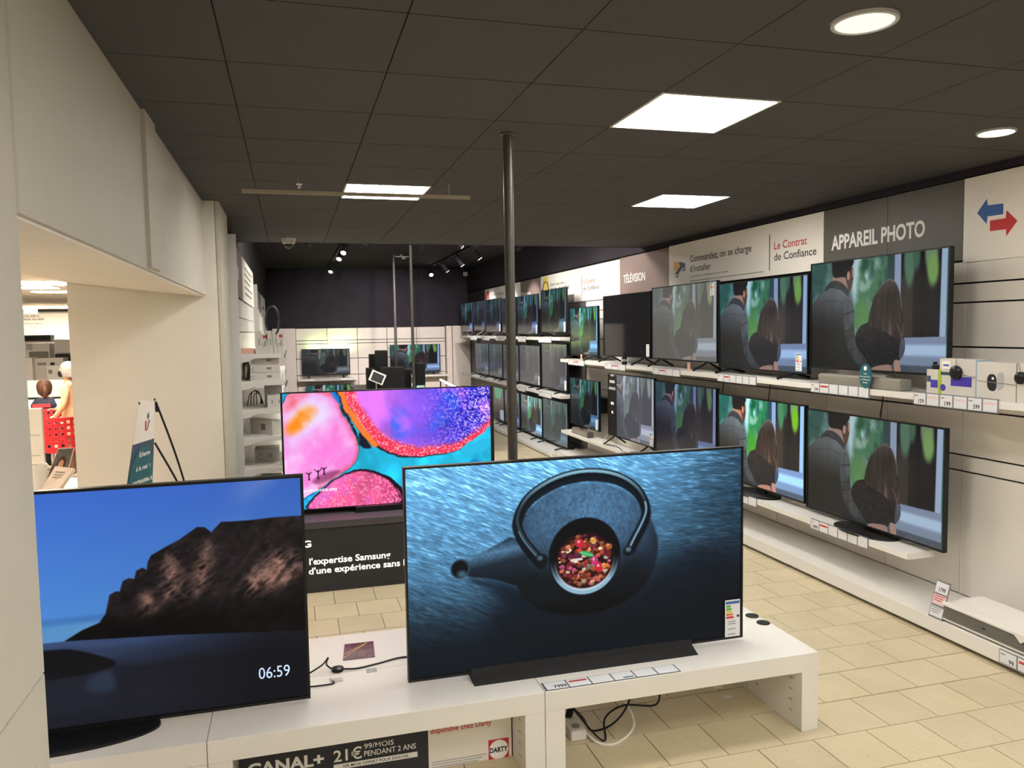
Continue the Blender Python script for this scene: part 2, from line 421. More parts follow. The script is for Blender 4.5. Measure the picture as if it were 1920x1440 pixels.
    p.put(p.line([(.285, .40), (.275, .60), (.28, .85)], .008, .006)*shirt*.7, '22272b')
    p.put(p.poly(smooth_loop([(.125, .225), (.175, .165), (.26, .19), (.325, .285), (.318, .325), (.25, .25), (.17, .225), (.11, .26)]), .004), '3a3f44')
    p.put(p.line([(.115, .262), (.17, .232), (.25, .258), (.318, .33)], .008, .004), '15171a')
    # woman, seen from behind
    dress = p.poly(smooth_loop([(.52, .56), (.43, .59), (.395, .63), (.368, .72), (.385, .80), (.45, .90), (.50, .985), (.56, .985), (.64, .95), (.69, .92), (.735, .84), (.732, .72), (.70, .61)], 2), .005)
    p.put(dress, np.clip(hexc('1d1e25')*(.35+1.1*n(60, 60, 2))[..., None], 0, 1))
    p.put(p.poly(smooth_loop([(.655, .90), (.705, .90), (.712, 1.1), (.66, 1.1), (.665, .98)]), .005), 'b08775')
    p.put(p.poly(smooth_loop([(.50, .975), (.60, .945), (.645, .945), (.65, 1.02), (.50, 1.03)]), .005), 'a5806f')
    p.put(dress*p.poly(smooth_loop([(.70, .70), (.735, .72), (.735, .85), (.69, .92)]), .01)*.5, '6f83a0')
    hairw = p.poly(smooth_loop([(.622, .20), (.575, .235), (.53, .31), (.497, .40), (.478, .52), (.468, .60), (.50, .62), (.54, .64), (.60, .66), (.66, .72), (.715, .72), (.735, .64), (.722, .55), (.705, .44), (.695, .32), (.665, .23)], 2), .006)
    hc = hexc('2e2523')*(.55+.9*n(34, 4, 3))[..., None]
    hc = hc+hexc('6c6468')*(np.clip(1-(p.V-.20)/.14, 0, 1)*.4)[..., None]+hexc('8c7360')*(np.clip((p.V-.48)/.25, 0, 1)*np.clip(n(28, 5, 2)*2.2-.9, 0, 1)*.6)[..., None]
    p.put(hairw, np.clip(hc, 0, 1))
    p.put(p.line([(.62, .205), (.665, .235), (.695, .33), (.708, .46)], .010, .008)*.5, 'a8a3a6')
    p.put(p.line([(.53, .32), (.575, .24), (.62, .205)], .008, .008)*.4, '9aa6a6')
    p.put(p.line([(.68, .60), (.705, .68), (.72, .76)], .012, .010)*.5, 'a58a72')
    return p.mesh('couple_picture')

def picture_teapot(W, H):
    p = Pic(W, H, 8); n = p.noise
    U, V = p.U, p.V
    base = np.clip(1.02-.62*V-.35*np.clip(U-.35, 0, 1)+.10*np.clip(.4-U, 0, 1), .05, 1)
    base *= 1-.55*np.clip((V-.52)/.35, 0, 1)
    base *= 1-.35*np.clip((U-.75)/.25, 0, 1)
    wr = np.clip((U-.55)/.3, 0, 1)
    st = n(14, 110, 3, .40)*(1-wr)+n(12, 95, 3, .08)*wr; st2 = n(34, 220, 2, .44)*(1-wr)+n(30, 200, 2, .06)*wr
    k = base*(.80+.36*st)*(.76+.44*st2)
    p.c = np.clip(hexc('5f9cc9')*(k**1.25)[..., None]*1.28, 0, 1)
    p.c += (hexc('bfe0f4')*(np.clip(st*st2*4-1.2, 0, 1)*base*np.clip(1.0-V*1.2, 0, 1)*.28)[..., None])
    # long shadow of the pot
    p.put(p.poly(smooth_loop([(.30, .60), (.44, .72), (.62, .74), (.74, .50), (.95, .50), (1.0, .65), (.95, .9), (.6, 1.05), (.25, .95), (.20, .72)]), .10)*.72, '0a1019')
    p.put(np.clip((V-.72)/.28, 0, 1)*.75, '0c1219')
    p.put(p.poly(smooth_loop([(.15, .545), (.20, .55), (.30, .60), (.36, .70), (.40, .80), (.30, .74), (.24, .63)]), .03)*.7, '0a1420')
    # body
    body = p.poly(smooth_loop([(.30, .36), (.33, .24), (.40, .15), (.50, .115), (.60, .15), (.68, .25), (.725, .40), (.73, .52), (.70, .66), (.62, .76), (.50, .80), (.38, .76), (.31, .66), (.285, .50)], 2), .008)
    grain = .72+.55*n(80, 80, 2)
    dome = np.clip(1-((U-.50)/.30)**2-((V-.22)/.42)**2, 0, 1)
    bc = hexc('17212d')*(.5+.9*n(6, 6, 2))[..., None]+hexc('40637f')*(dome**1.3*.95*grain)[..., None]
    bc = bc*(1-.75*np.clip((V-.50)/.25, 0, 1))[..., None]
    p.put(body, np.clip(bc, 0, 1))
    # spout
    spt = p.poly(smooth_loop([(.145, .455), (.20, .43), (.255, .385), (.30, .35), (.34, .50), (.33, .62), (.29, .60), (.23, .555), (.15, .535)], 2), .006)
    sc = hexc('1a2633')[None, None]*np.ones_like(p.c)+hexc('5c8db0')*(np.clip(1-np.abs(V-(.455-.25*(U-.14)))/.06, 0, 1)*.6*grain)[..., None]
    sc *= (1-.5*np.clip((V-.50)/.1, 0, 1))[..., None]; p.put(spt, np.clip(sc, 0, 1))
    p.put(p.ell(.143, .495, .027, .047, .005), '2d4150'); p.put(p.ell(.142, .495, .022, .040, .005), '0a0d12')
    p.put(p.ell(.147, .52, .012, .016, .01)*.8, '4c7186')
    # opening with the tea mix
    p.put(p.ell(.502, .49, .108, .192, .006), '070a0f')
    rim = np.clip(p.ell(.502, .50, .104, .186, .004)-p.ell(.502, .487, .098, .172, .004), 0, 1)
    p.put(rim*np.clip((V-.50)/.12, 0, 1), '8fb7cf')
    p.put(np.clip(p.ell(.502, .50, .093, .165, .004)-p.ell(.502, .492, .088, .155, .004), 0, 1)*np.clip((V-.50)/.1, 0, 1)*.9, 'd8e4ea')
    mixm = p.ell(.502, .515, .086, .140, .006)
    p.put(mixm, '2a0f10')
    r = np.random.RandomState(5)
    cols = ['b0553a', '9c3f2d', 'c66a45', '7d2b28', '8a3560', 'c8402f', 'd98a5a', '6d2030', 'e0c9b0', 'a34a35', 'b9567a', '8f4a2a']
    for i in range(230):
        a = r.rand()*6.283; q = math.sqrt(r.rand())
        cu, cv = .502+.078*q*math.cos(a), .515+.128*q*math.sin(a)
        ru, th = .004+.0065*r.rand(), r.rand()*3.14
        pts = [(cu+ru*(.7+.5*r.rand())*math.cos(th+t), cv+1.5*ru*(.6+.6*r.rand())*math.sin(th+t)) for t in np.linspace(0, 6.283, 7)[:-1]]
        c0 = hexc(cols[r.randint(len(cols))])*(.40+.55*r.rand())
        ext = (np.abs(U-cu) < .03) & (np.abs(V-cv) < .06)
        iy, ix = np.where(ext)
        sub = Pic(2, 2, 1); y0, y1, x0, x1 = iy.min(), iy.max()+1, ix.min(), ix.max()+1
        sub.U, sub.V = U[y0:y1, x0:x1], V[y0:y1, x0:x1]
        m = sub.poly(pts, .0025)*mixm[y0:y1, x0:x1]
        shade = np.clip(1.25-(sub.V-cv)/(3*ru)*.5, .4, 1.6)
        p.c[y0:y1, x0:x1] = p.c[y0:y1, x0:x1]*(1-m[..., None])+m[..., None]*np.clip(c0*shade[..., None], 0, 1)
    for cu, cv, ru, rv, c in ((.487, .425, .013, .022, 'c62a3c'), (.545, .555, .013, .024, 'cf2038'), (.531, .52, .010, .026, 'c23a70'), (.527, .415, .009, .015, 'd59a3c'), (.56, .55, .008, .014, 'd98838'), (.575, .455, .010, .016, 'b05a2a')):
        p.put(p.ell(cu, cv, ru, rv, .003), c); p.put(p.ell(cu-.003, cv-.008, ru*.3, rv*.3, .003)*.8, 'f0d8dc')
    p.put(p.poly(smooth_loop([(.485, .467), (.505, .465), (.53, .488), (.527, .50), (.505, .495), (.487, .48)]), .003), '3fae62')
    p.put(p.line([(.49, .472), (.525, .494)], .004, .002)*.7, '9fe0b0')
    p.put(p.line([(.462, .508), (.492, .505)], .012, .003), 'e6dcd2')
    # handle
    arch = [(.372, .490), (.355, .455), (.325, .385), (.308, .32), (.306, .27), (.325, .20), (.36, .145), (.42, .095), (.49, .072), (.56, .080), (.62, .115), (.665, .175), (.688, .245), (.690, .30), (.675, .36), (.655, .42), (.638, .475)]
    arch = list(map(tuple, np.array([[.5*((2*np.array(arch[i]))+(np.array(arch[min(i+1, 16)])-np.array(arch[max(i-1, 0)]))*t+(2*np.array(arch[max(i-1, 0)])-5*np.array(arch[i])+4*np.array(arch[min(i+1, 16)])-np.array(arch[min(i+2, 16)]))*t*t+(3*np.array(arch[i])-np.array(arch[max(i-1, 0)])-3*np.array(arch[min(i+1, 16)])+np.array(arch[min(i+2, 16)]))*t**3) for t in (0, .33, .66)] for i in range(16)]).reshape(-1, 2)))
    sh = [(u, v+.02) for u, v in arch]
    p.put(p.line(sh, .052, .006)*.9, '060a10')
    p.put(p.line(arch, .040, .003), '0b1118')
    hi = [(u, v-.006) for u, v in arch]
    p.put(p.line(hi, .016, .005)*np.clip(1.0-(V-.06)/.22, .25, 1), '8fc3d8')
    p.put(p.line([(u, v) for u, v in arch[-12:]], .010, .004), '7aa5c0')
    p.put(p.line([(u-.003, v) for u, v in arch[:9]], .008, .004)*.7, '6f9ab5')
    p.put(p.ell(.372, .492, .020, .033, .006), '0d131a'); p.put(p.ell(.369, .480, .008, .012, .008)*.7, '5f86a0')
    p.put(p.ell(.634, .488, .016, .026, .006), '0d131a'); p.put(p.ell(.635, .480, .008, .012, .008)*.7, '7fa3b8')
    return p.mesh('teapot_picture')

def picture_mountain(W, H):
    p = Pic(W, H, 21); n = p.noise; U, V = p.U, p.V
    g = np.clip(V/.65, 0, 1)[..., None]
    p.c = (1-g)*hexc('3a66c2')+g*hexc('4c86c8')
    p.c = p.c*(1+.16*np.clip(.75-U, 0, 1))[..., None]*(1-.15*np.clip(U-.75, 0, 1))[..., None]
    cl = n(2.5, 9, 4); p.put(np.clip((cl-.58)*3, 0, 1)*np.clip((V-.25)*3, 0, 1)*.35, '7fb2e2')
    p.put(p.poly([(.78, .25), (.86, .0), (.95, -.05), (.87, .15), (.82, .22)], .06)*np.clip(cl*1.6-.3, 0, 1)*.55, '9aa2cc')
    p.put(p.poly([(-.1, .53), (.55, .53), (.55, .56), (-.1, .565)], .012)*.4, '2f5a90')
    p.put(p.poly([(-.1, .565), (.55, .56), (.55, .64), (-.1, .64)], .015)*.5, '5a8fb4')
    x = lambda s: .42+.575*(s*.92/(1-.08*s))
    prof = [(.06, .628), (.13, .59), (.20, .565), (.225, .53), (.245, .45), (.27, .437), (.285, .44), (.30, .395), (.325, .385), (.345, .39), (.355, .355), (.38, .345), (.395, .355), (.402, .32), (.415, .295), (.47, .265), (.53, .235), (.60, .187), (.63, .19), (.655, .215), (.695, .172), (.73, .174), (.80, .175), (.90, .17), (1.02, .172)]
    prof = [(x(s), v) for s, v in prof]
    mtn = p.poly(prof+[(1.05, .172), (1.05, .72), (.45, .65)], .003)
    rock = n(10, 5, 4, -.9); rk2 = n(26, 14, 3, -1.0); grn = n(60, 60, 2)
    rg_ = 1-np.abs(2*n(20, 7, 5, .75)-1); rg2 = 1-np.abs(2*n(46, 20, 4, 1.0)-1)
    mc = hexc('30272a')*(.30+.85*rock)[..., None]*(.35+.8*rg_*rg2)[..., None]
    lit = np.zeros_like(U)
    for pts in ([(.46, .30), (.52, .33), (.53, .45), (.49, .50), (.43, .50), (.46, .42)], [(.61, .28), (.645, .26), (.65, .36), (.62, .45), (.55, .50), (.50, .55), (.58, .42)], [(.36, .45), (.42, .47), (.44, .55), (.38, .57)], [(.83, .36), (1.0, .31), (1.0, .46), (.86, .50), (.76, .50), (.80, .42)]):
        lit = np.maximum(lit, p.poly([(x(s), v) for s, v in smooth_loop(pts)], .045))
    vst = n(34, 7, 3, -.35)
    mc = mc+hexc('8a6350')*(lit*np.clip(rg_*rg2*1.9-.55, 0, 1)*(.4+.6*rk2)*1.0)[..., None]
    mc = mc*(1-.72*np.clip((V-.48)/.12, 0, 1))[..., None]*(.8+.4*grn)[..., None]
    p.put(mtn, np.clip(mc, 0, 1))
    sea = p.poly([(-.1, .625), (x(.06), .630), (x(.5), .655), (x(1.0), .70), (1.1, .705), (1.1, 1.1), (-.1, 1.1)], .004)
    q = np.clip((V-.62)/.16, 0, 1)[..., None]; sc = (1-q)*hexc('30456b')+q*hexc('0f1016')
    sc = sc*(1-.75*np.clip((U-.62)/.28, 0, 1))[..., None]+hexc('0f0f14')*.8
    p.put(sea, np.clip(sc*(.9+.2*n(6, 50, 3))[..., None], 0, 1))
    p.put(p.poly(smooth_loop([(x(.02), .66), (x(.10), .67), (x(.22), .72), (x(.27), .75), (x(.20), .78), (x(.05), .79), (-.1, .80), (-.1, .64)]), .006), '0d0d11')
    p.put(p.poly(smooth_loop([(x(.14), .80), (x(.22), .77), (x(.25), .80), (x(.25), .88), (x(.12), .86)]), .02)*.6, '33415c')
    p.put(p.poly([(-.1, .80), (x(.2), .79), (x(.24), .93), (-.1, 1.0)], .06)*.3, '252a38')
    return p.mesh('mountain_picture')

def picture_marble(W, H):
    p = Pic(W, H, 33); n = p.noise; U, V = p.U, p.V
    a = n(5, 4, 4, .5); b = n(7, 5, 4, -.4); d = n(90, 90, 2); e = n(3, 3, 3)
    p.U = U+.018*(n(12, 12, 3)-.5); p.V = V+.030*(n(12, 12, 3)-.5)
    p.c = hexc('22b6dc')*(.7+.6*b)[..., None]
    p.put(np.clip((a-.58)*6, 0, 1), '1060c0')
    S = lambda pts: [((x-95)/1290, (y-130)/735) for x, y in pts]
    wob = lambda pts: smooth_loop(S(pts), 2)
    left = wob([(60, 100), (390, 120), (420, 210), (480, 330), (555, 480), (520, 590), (440, 650), (330, 720), (200, 800), (60, 900)])
    rightp = wob([(440, 60), (470, 210), (530, 330), (620, 460), (720, 530), (830, 565), (1000, 570), (1150, 555), (1280, 480), (1420, 360), (1500, 60)])
    bot = wob([(180, 900), (260, 780), (400, 680), (500, 630), (620, 635), (730, 690), (800, 770), (840, 900)])
    for poly_, soft, col in ((left, .004, '30102a'), ):
        p.put(p.poly(poly_, .02), '2a0c22')
    big = p.poly([(u, v) for u, v in left], .004)
    c = hexc('ea7fd0')*np.ones_like(p.c)
    c = c*(1-np.clip((a-.40)*3.0, 0, 1))[..., None]+hexc('f3c8f2')*np.clip((a-.40)*3.0, 0, 1)[..., None]
    p.put(big, c)
    p.put(big*p.poly(wob([(150, 560), (150, 400), (300, 350), (420, 420), (420, 560), (250, 620)]), .10)*.7*np.clip(b*1.8-.1, 0, 1), 'f06ad0')
    p.put(big*p.poly(wob([(90, 300), (180, 150), (360, 130), (420, 260), (330, 340), (90, 560)]), .09)*.8*np.clip(e*1.7, 0, 1), 'dcd9fb')
    p.put(big*p.poly(wob([(110, 330), (230, 190), (320, 230), (220, 360), (95, 400)]), .04)*np.clip(b*2.4-.5, 0, 1), 'f58a1c')
    p.put(big*p.poly(wob([(90, 120), (260, 120), (200, 210), (90, 260)]), .05)*np.clip(b*2.2-.3, 0, 1), 'e85a6a')
    edge = big-p.poly([((u-.24)*.90+.24, (v-.45)*.93+.45) for u, v in left], .03)
    p.put(np.clip(edge, 0, 1)*(U > .15)*.85*np.clip(d*1.5, .4, 1), 'e2453f'); 
    rg = p.poly(rightp, .004); p.put(p.poly([(u-.012, v+.012) for u, v in rightp], .008)*.9, '35101c'); p.put(rg, 'e8344f')
    inn = p.poly([((u-.75)*.90+.765, (v-.0)*.86) for u, v in rightp], .03)
    p.put(rg*np.clip(d-.45, 0, 1)*1.2, 'f7a0b8')
    q = np.clip((U-.42)/.45+.5*(a-.5), 0, 1)[..., None]
    c = (1-q)*hexc('cf72ee')+q*hexc('3436d4'); c = c*(.8+.45*b)[..., None]
    p.put(inn, np.clip(c, 0, 1))
    p.put(inn*np.clip((a-.55)*4, 0, 1)*(U > .5)*.8, '2a6cf0'); p.put(inn*np.clip((b-.58)*5, 0, 1)*.7, 'e070f0')
    sk = np.clip((d-.56)*8, 0, 1)
    p.put(inn*sk*np.clip((U-.62)*3, 0, 1)*.9, 'f2c8e8'); p.put(inn*np.clip((.40-d)*8, 0, 1)*np.clip((U-.72)*3.5, 0, 1), '170a52')
    p.put((rg-inn).clip(0, 1)*sk*.55, 'ffd0dc')
    p.put(p.line([(u, v) for u, v in S([(430, 110), (480, 250), (560, 370), (640, 480)])], .05, .01), 'ec7a30')
    p.put(p.line(S([(405, 110), (450, 240), (520, 380), (560, 480)]), .022, .006)*np.clip(d*1.8, .5, 1), '2a1020')
    p.put(p.line(S([(388, 105), (420, 190)]), .03, .012), '1478d8'); p.put(p.line(S([(465, 105), (520, 260), (590, 380)]), .014, .012)*.45*np.clip(d*1.6, .2, 1), 'f0c8d8')
    p.put(p.poly(wob([(545, 380), (600, 450), (620, 510), (575, 505), (555, 470)]), .01)*.9, '120a18')
    p.put(p.poly(wob([(1200, 555), (1300, 480), (1390, 470), (1400, 540), (1200, 580)]), .008), '28b4dc')
    p.put(p.poly(bot, .006), '1c0a18')
    ib = p.poly([((u-.33)*.93+.325, (v-1.0)*.94+1.0) for u, v in bot], .012)
    c = hexc('e8558f')*(.7+.6*b)[..., None]; p.put(ib, np.clip(c, 0, 1)); p.put(ib*np.clip((a-.5)*4, 0, 1)*.8, 'c06ae0'); p.put(ib*sk*.4, 'ffd8d0'); p.put(ib*np.clip((U-.42)*6, 0, 1)*np.clip((.5-d)*6, 0, 1), '2a1030')
    p.U, p.V = U, V
    # three small dancers
    p.put(p.poly(wob([(240, 690), (330, 640), (400, 625), (440, 640), (300, 720)]), .02)*.6, '6a1038')
    for x, y, h in ((238, 645, 36), (292, 632, 46), (328, 618, 34)):
        s_ = lambda *q: S([(x+dx*h/60, y+dy*h/60) for dx, dy in q])
        p.put(p.line(s_((0, 0), (0, 30)), .010, .003), '2a0f28'); p.put(p.line(s_((-28, -22), (0, 4), (26, -24)), .007, .002), '2a0f28')
        p.put(p.line(s_((0, 30), (-6, 58)), .008, .002), '2a0f28'); p.put(p.line(s_((0, 30), (6, 58)), .008, .002), '2a0f28')
        cx, cy = s_((0, -10))[0]; p.put(p.ell(cx, cy, .0035, .007, .002), '2a0f28')
    return p.mesh('marble_picture')

def picture_stage(W, H):      # dim stage picture on one of the far sets
    p = Pic(W, H, 41); n = p.noise
    p.c = hexc('2c2b38')*(.6+.8*n(6, 6, 3))[..., None]
    p.put(p.poly([(.1, -.1), (.9, -.1), (.75, .35), (.25, .35)], .05), '1fa57a'); p.put(p.poly([(.0, .9), (.4, .7), (1, .8), (1, 1.1), (0, 1.1)], .05), '15151c')
    p.put(p.poly([(.65, .68), (.98, .66), (.98, .98), (.65, .98)], .01), 'a9bccf')
    return p.mesh('stage_picture')

def screen_mat(name, gain=1.0, sat=1.0, lift=(0, 0, 0), tint=(1, 1, 1), rough=.16, contrast=1.0, spec=.25):
    m = bpy.data.materials.new(name); m.use_nodes = True; nt = m.node_tree; b = nt.nodes['Principled BSDF']
    at = nt.nodes.new('ShaderNodeAttribute'); at.attribute_name = 'picture'
    gm = nt.nodes.new('ShaderNodeGamma'); gm.inputs['Gamma'].default_value = contrast
    hs = nt.nodes.new('ShaderNodeHueSaturation'); hs.inputs['Saturation'].default_value = sat
    mu = nt.nodes.new('ShaderNodeVectorMath'); mu.operation = 'MULTIPLY_ADD'
    mu.inputs[1].default_value = tuple(gain*t for t in tint); mu.inputs[2].default_value = lift
    nt.links.new(at.outputs['Color'], gm.inputs['Color']); nt.links.new(gm.outputs['Color'], hs.inputs['Color'])
    nt.links.new(hs.outputs['Color'], mu.inputs[0]); nt.links.new(mu.outputs['Vector'], b.inputs['Emission Color'])
    b.inputs['Emission Strength'].default_value = 1.0; b.inputs['Base Color'].default_value = (.006, .006, .007, 1)
    b.inputs['Roughness'].default_value = rough; b.inputs['Specular IOR Level'].default_value = spec
    return m

COUPLE_HI = picture_couple(400, 226); COUPLE_LO = picture_couple(128, 73)

# ================================================================== THE SETTING
XW = 4.40                 # face of the right-hand wall panels
CEIL = 3.02               # charcoal tile ceiling
CEIL2 = 3.56              # higher black ceiling at the back
YB = 19.8                 # back wall
XL = -0.632               # left bulkhead face
STEP = 9.38               # where the low ceiling stops
ZS = on_y(80, 580, 22.0).z

# floor: grout bed, cream tiles in running bond
floor = struct(box(-9, 4.6, -6, 22.2, -.12, -.005).build('floor', M_GROUT))
TX, TY, Y0T, X0T = .3013, .2965, 3.134, 2.356
tile_me = MB().box(-TX/2+.0026, TX/2-.0026, -TY/2+.0026, TY/2-.0026, -.005, 0)
tm = bpy.data.meshes.new('floor_tile'); tm.from_pydata(tile_me.v, [], tile_me.f); tm.materials.append(M_TILE); tm.update()
cands = []; rest = MB()
def in_view(x, y, z):
    v = np.array([x, y, z-CAM_H]); c = (v@_r, v@_d, v@_f)
    if c[2] < .3: return None
    return 960+F_PX*c[0]/c[2], 720+F_PX*c[1]/c[2], c[2]
for k in range(-31, 57):
    yc = Y0T+TY*(k+.5)
    off = X0T if (k % 2) else X0T+TX/2
    for j in range(-14, 9):
        xc = off+TX*(j+.5)
        if not (-1.6 < xc < 4.3 and -5.9 < yc < 19.7): continue
        q = in_view(xc, yc, 0); vis = False
        if q and -60 < q[0] < 1980 and q[1] < 1500:
            if xc > .95 and xc < 4.0 and yc < 9.5: vis = True
            if -.1 < xc < 1.1 and 4.0 < yc < 6.2: vis = True
        cands.append((q[2] if vis else 1e9, xc, yc))
cands.sort()
for i, (d_, xc, yc) in enumerate(cands):
    if i < 300 and d_ < 1e8: inst(tm, 'floor_tile', floor, (xc, yc, 0), (1, .975 if abs(yc-(Y0T+TY*1.5)) < .01 else 1, 1))
    else: rest.box(xc-TX/2+.0026, xc+TX/2-.0026, yc-TY/2+.0026, yc+TY/2-.0026, -.005, 0)
ro = rest.build('floor_tile_field', M_TILE, floor, fix=False); ro['kind'] = 'stuff'
box(-9, -1.6, -6, 22, -.004, .001).build('sales_floor_sheet', mat('pale_vinyl', 'd9cfba', .35, var=.04), floor)

# low ceiling of square tiles, step and high back ceiling
ceiling = struct(box(-.64, XW+.05, -6, STEP, CEIL+.018, CEIL+.12).build('ceiling', M_CEILBASE))
PANELS = [(1.90, 3.49), (3.10, 5.89), (.70, 5.89), (3.10, 1.09), (.70, .49), (1.90, -.71), (3.10, -2.51), (.70, -2.51), (1.90, -4.31)]  # first three in view, the rest added out of view as extra light
cm = bpy.data.meshes.new('ceiling_tile'); cb = MB().box(-.2975, .2975, -.2965, .2965, 0, .016)
cm.from_pydata(cb.v, [], cb.f); cm.materials.append(M_CEIL); cm.update()
yl = .19-.6*10
while yl < STEP-.05:
    y1 = min(yl+.6, STEP)
    for i in range(9):
        x0, x1 = -.8+.6*i, -.2+.6*i
        cx, cy = (x0+x1)/2, (yl+y1)/2
        if any(abs(cx-a) < .1 and abs(yl+.3-b) < .1 for a, b in PANELS): continue
        x0c, x1c = max(x0, -.635), min(x1, XW+.02)
        inst(cm, 'ceiling_tile', ceiling, ((x0c+x1c)/2, cy, CEIL), ((x1c-x0c)/.6, (y1-yl)/.6, 1))
    yl += .6
box(-.64, XW+.05, STEP-.06, STEP, CEIL, CEIL2+.05).build('step_fascia', M_BLACKWALL, ceiling)
struct(box(-1.6, XW+.2, STEP, YB+.2, CEIL2, CEIL2+.1).build('ceiling', M_BLACKWALL))

# right wall: dark backing with separate laminate panels, black strip over the signs
wall_r_o = struct(box(XW+.02, XW+.2, -6, YB+.2, 0, CEIL2).build('wall_right', M_SLOT))
SL = [.006, .12, .98, 1.09, 1.40, 1.83, 2.13, 2.26, 2.41]
cols = [4.295+.709*k for k in range(-3, 11)]
pm = {}
def wall_panel(parent, x0, x1, y0, y1, z0, z1, m):
    k = (round(x1-x0, 3), round(y1-y0, 3), round(z1-z0, 3), m.name)
    if k not in pm:
        me = bpy.data.meshes.new('wall_panel'); b = MB().box(0, x1-x0, 0, y1-y0, 0, z1-z0); me.from_pydata(b.v, [], b.f); me.materials.append(m); me.update(); pm[k] = me
    return inst(pm[k], 'wall_panel', parent, (x0, y0, z0))
for a, b in zip(cols[:-1], cols[1:]):
    for z0, z1 in zip(SL[:-1], SL[1:]):
        m = M_GREYPANEL
        wall_panel(wall_r_o, XW, XW+.02, a+.0025, b-.0025, z0+.006, z1-.006, m)
for a in np.arange(cols[-1], YB-.4, 1.33):
    for z0, z1 in zip([.006, .12, .95, 1.86, 2.41], [.12, .95, 1.86, 2.41, 2.56]):
        wall_panel(wall_r_o, XW, XW+.02, a+.003, min(a+1.33, YB)-.003, z0+.006, z1-.006, M_GREYDK)
box(XW-.004, XW+.02, -6, YB, 2.965, CEIL2).build('upper_board', M_BLACKWALL, wall_r_o)

# back wall: black above, pale panels below, corner pier
wall_b = struct(box(-1.6, XW+.2, YB, YB+.2, 0, CEIL2).build('wall_back', M_BLACKWALL))
bx = [-.19, .115, .85, 1.585, 2.315, 3.055, 3.79]
M_BACKP = mat('pale_beige_laminate', 'dfd4cb', .5, var=.03)
for a, b in zip(bx[:-1], bx[1:]):
    for z0, z1 in zip([.01, .55, .95, 1.35, 1.72, 1.80], [.55, .95, 1.35, 1.72, 1.80, 2.10]):
        wall_panel(wall_b, a+.006, b-.006, YB-.02, YB, z0+.008, z1-.008, M_BACKP)
box(3.80, 3.93, YB-.16, YB, 0, 2.11).build('wall_pier', M_BACKP, wall_b)
box(3.93, 4.38, YB-.32, YB, 0, 2.11).build('wall_pier', M_BACKP, wall_b)
box(-.42, .10, YB-.2, YB, 0, 2.10).build('wall_pier', M_BACKP, wall_b)

# left wall: near slab in two boards, bulkhead over the passage, far pier and far wall
wall_l = struct(box(-1.58, XL-.01, -6, 2.165, 0, CEIL+.1).build('wall_left', M_WALLW))
box(XL-.01, XL+.006, -6, 2.168, 1.160, CEIL).build('wall_board', M_WALLW, wall_l)
box(XL-.01, XL+.006, -6, 2.168, .002, 1.154).build('wall_board', M_WALLW, wall_l)
hp = on_x(66, 1402, XL+.006)
MB().box(XL+.006, XL+.011, 1.86, 2.06, .80, .972).build('hatch_frame', M_WALLW, wall_l)
MB().box(XL+.011, XL+.013, 1.90, 2.035, .80, .955).build('hatch_plate', M_LGREY, wall_l)
bulk = MB().prism([(XL, 2.289), (XL, CEIL+.1), (-1.58, CEIL+.1), (-1.58, 2.395)], lambda u, v, t: (u, t, v), 2.168, 6.49).build('bulkhead', M_SOFFIT, wall_l)
box(XL, XL+.012, 2.168, 6.49, 2.300, CEIL).build('bulkhead_face', M_WALLW, wall_l)
box(XL+.012, XL+.030, 3.93, 4.22, 2.312, CEIL).build('cover_strip', M_WALLW, wall_l)
box(-1.58, -.535, 6.49, 7.30, 0, CEIL+.1).build('pier', M_SOFFIT, wall_l)
box(-.53, -.50, 6.495, 7.30, 0, CEIL).build('pier_edge', M_WALLW, wall_l)
box(-.5355, -.529, 6.50, 7.29, 0, CEIL).build('pier_joint', M_GREY, wall_l)
box(-1.58, -.535, 7.30, YB+.2, 0, CEIL2).build('far_wall', M_BLACKWALL, wall_l)
struct(box(-9, XW+.2, -6.2, -6, 0, CEIL+.4).build('wall_behind', M_WALLW))

# the neighbouring sales floor seen through the passage
struct(box(-9, -1.58, -6, 22.2, ZS, ZS+.1).build('ceiling', M_STOREW))
wall_s = struct(box(-9.2, -1.58, 22, 22.2, 0, ZS).build('wall_back', M_STOREG))
for i in range(8):
    for z0, z1 in ((.02, .8), (.8, 1.5), (1.5, 2.05)):
        wall_panel(wall_s, -8.9+.9*i+.01, -8.9+.9*(i+1)-.01, 21.98, 22, z0+.01, z1-.01, M_STOREG)
box(-9, -1.6, 21.95, 22, ZS-.06, ZS).build('cornice', M_BLKM, wall_s)
struct(box(-9.2, -9, -6, 22.2, 0, ZS).build('wall_left', M_STOREG))

# ================================================================== LAMPS AND CEILING THINGS
def panel_lamp(cx, cy, label):
    t = thing('ceiling_panel_light', label, 'ceiling light', (cx, cy, CEIL), 'square ceiling panel lights')
    m = MB()
    for a in ((-.298, .298, -.298, -.286), (-.298, .298, .286, .298), (-.298, -.286, -.286, .286), (.286, .298, -.286, .286)):
        m.box(cx+a[0], cx+a[1], cy+a[2], cy+a[3], CEIL-.002, CEIL+.016)
    m.build('frame', M_WHITE, t); box(cx-.286, cx+.286, cy-.286, cy+.286, CEIL+.001, CEIL+.014).build('diffuser', M_DIFF, t)
    return t
lab = ['lit square ceiling panel light beyond the large round lamp', 'lit square ceiling panel light on the wall sign side of the pole',
       'lit square ceiling panel light crossed by the hanging beige bar']
for i, (a, b) in enumerate(PANELS):
    panel_lamp(a, b, lab[i] if i < 3 else 'added square ceiling panel light out of view, brightening the aisle')
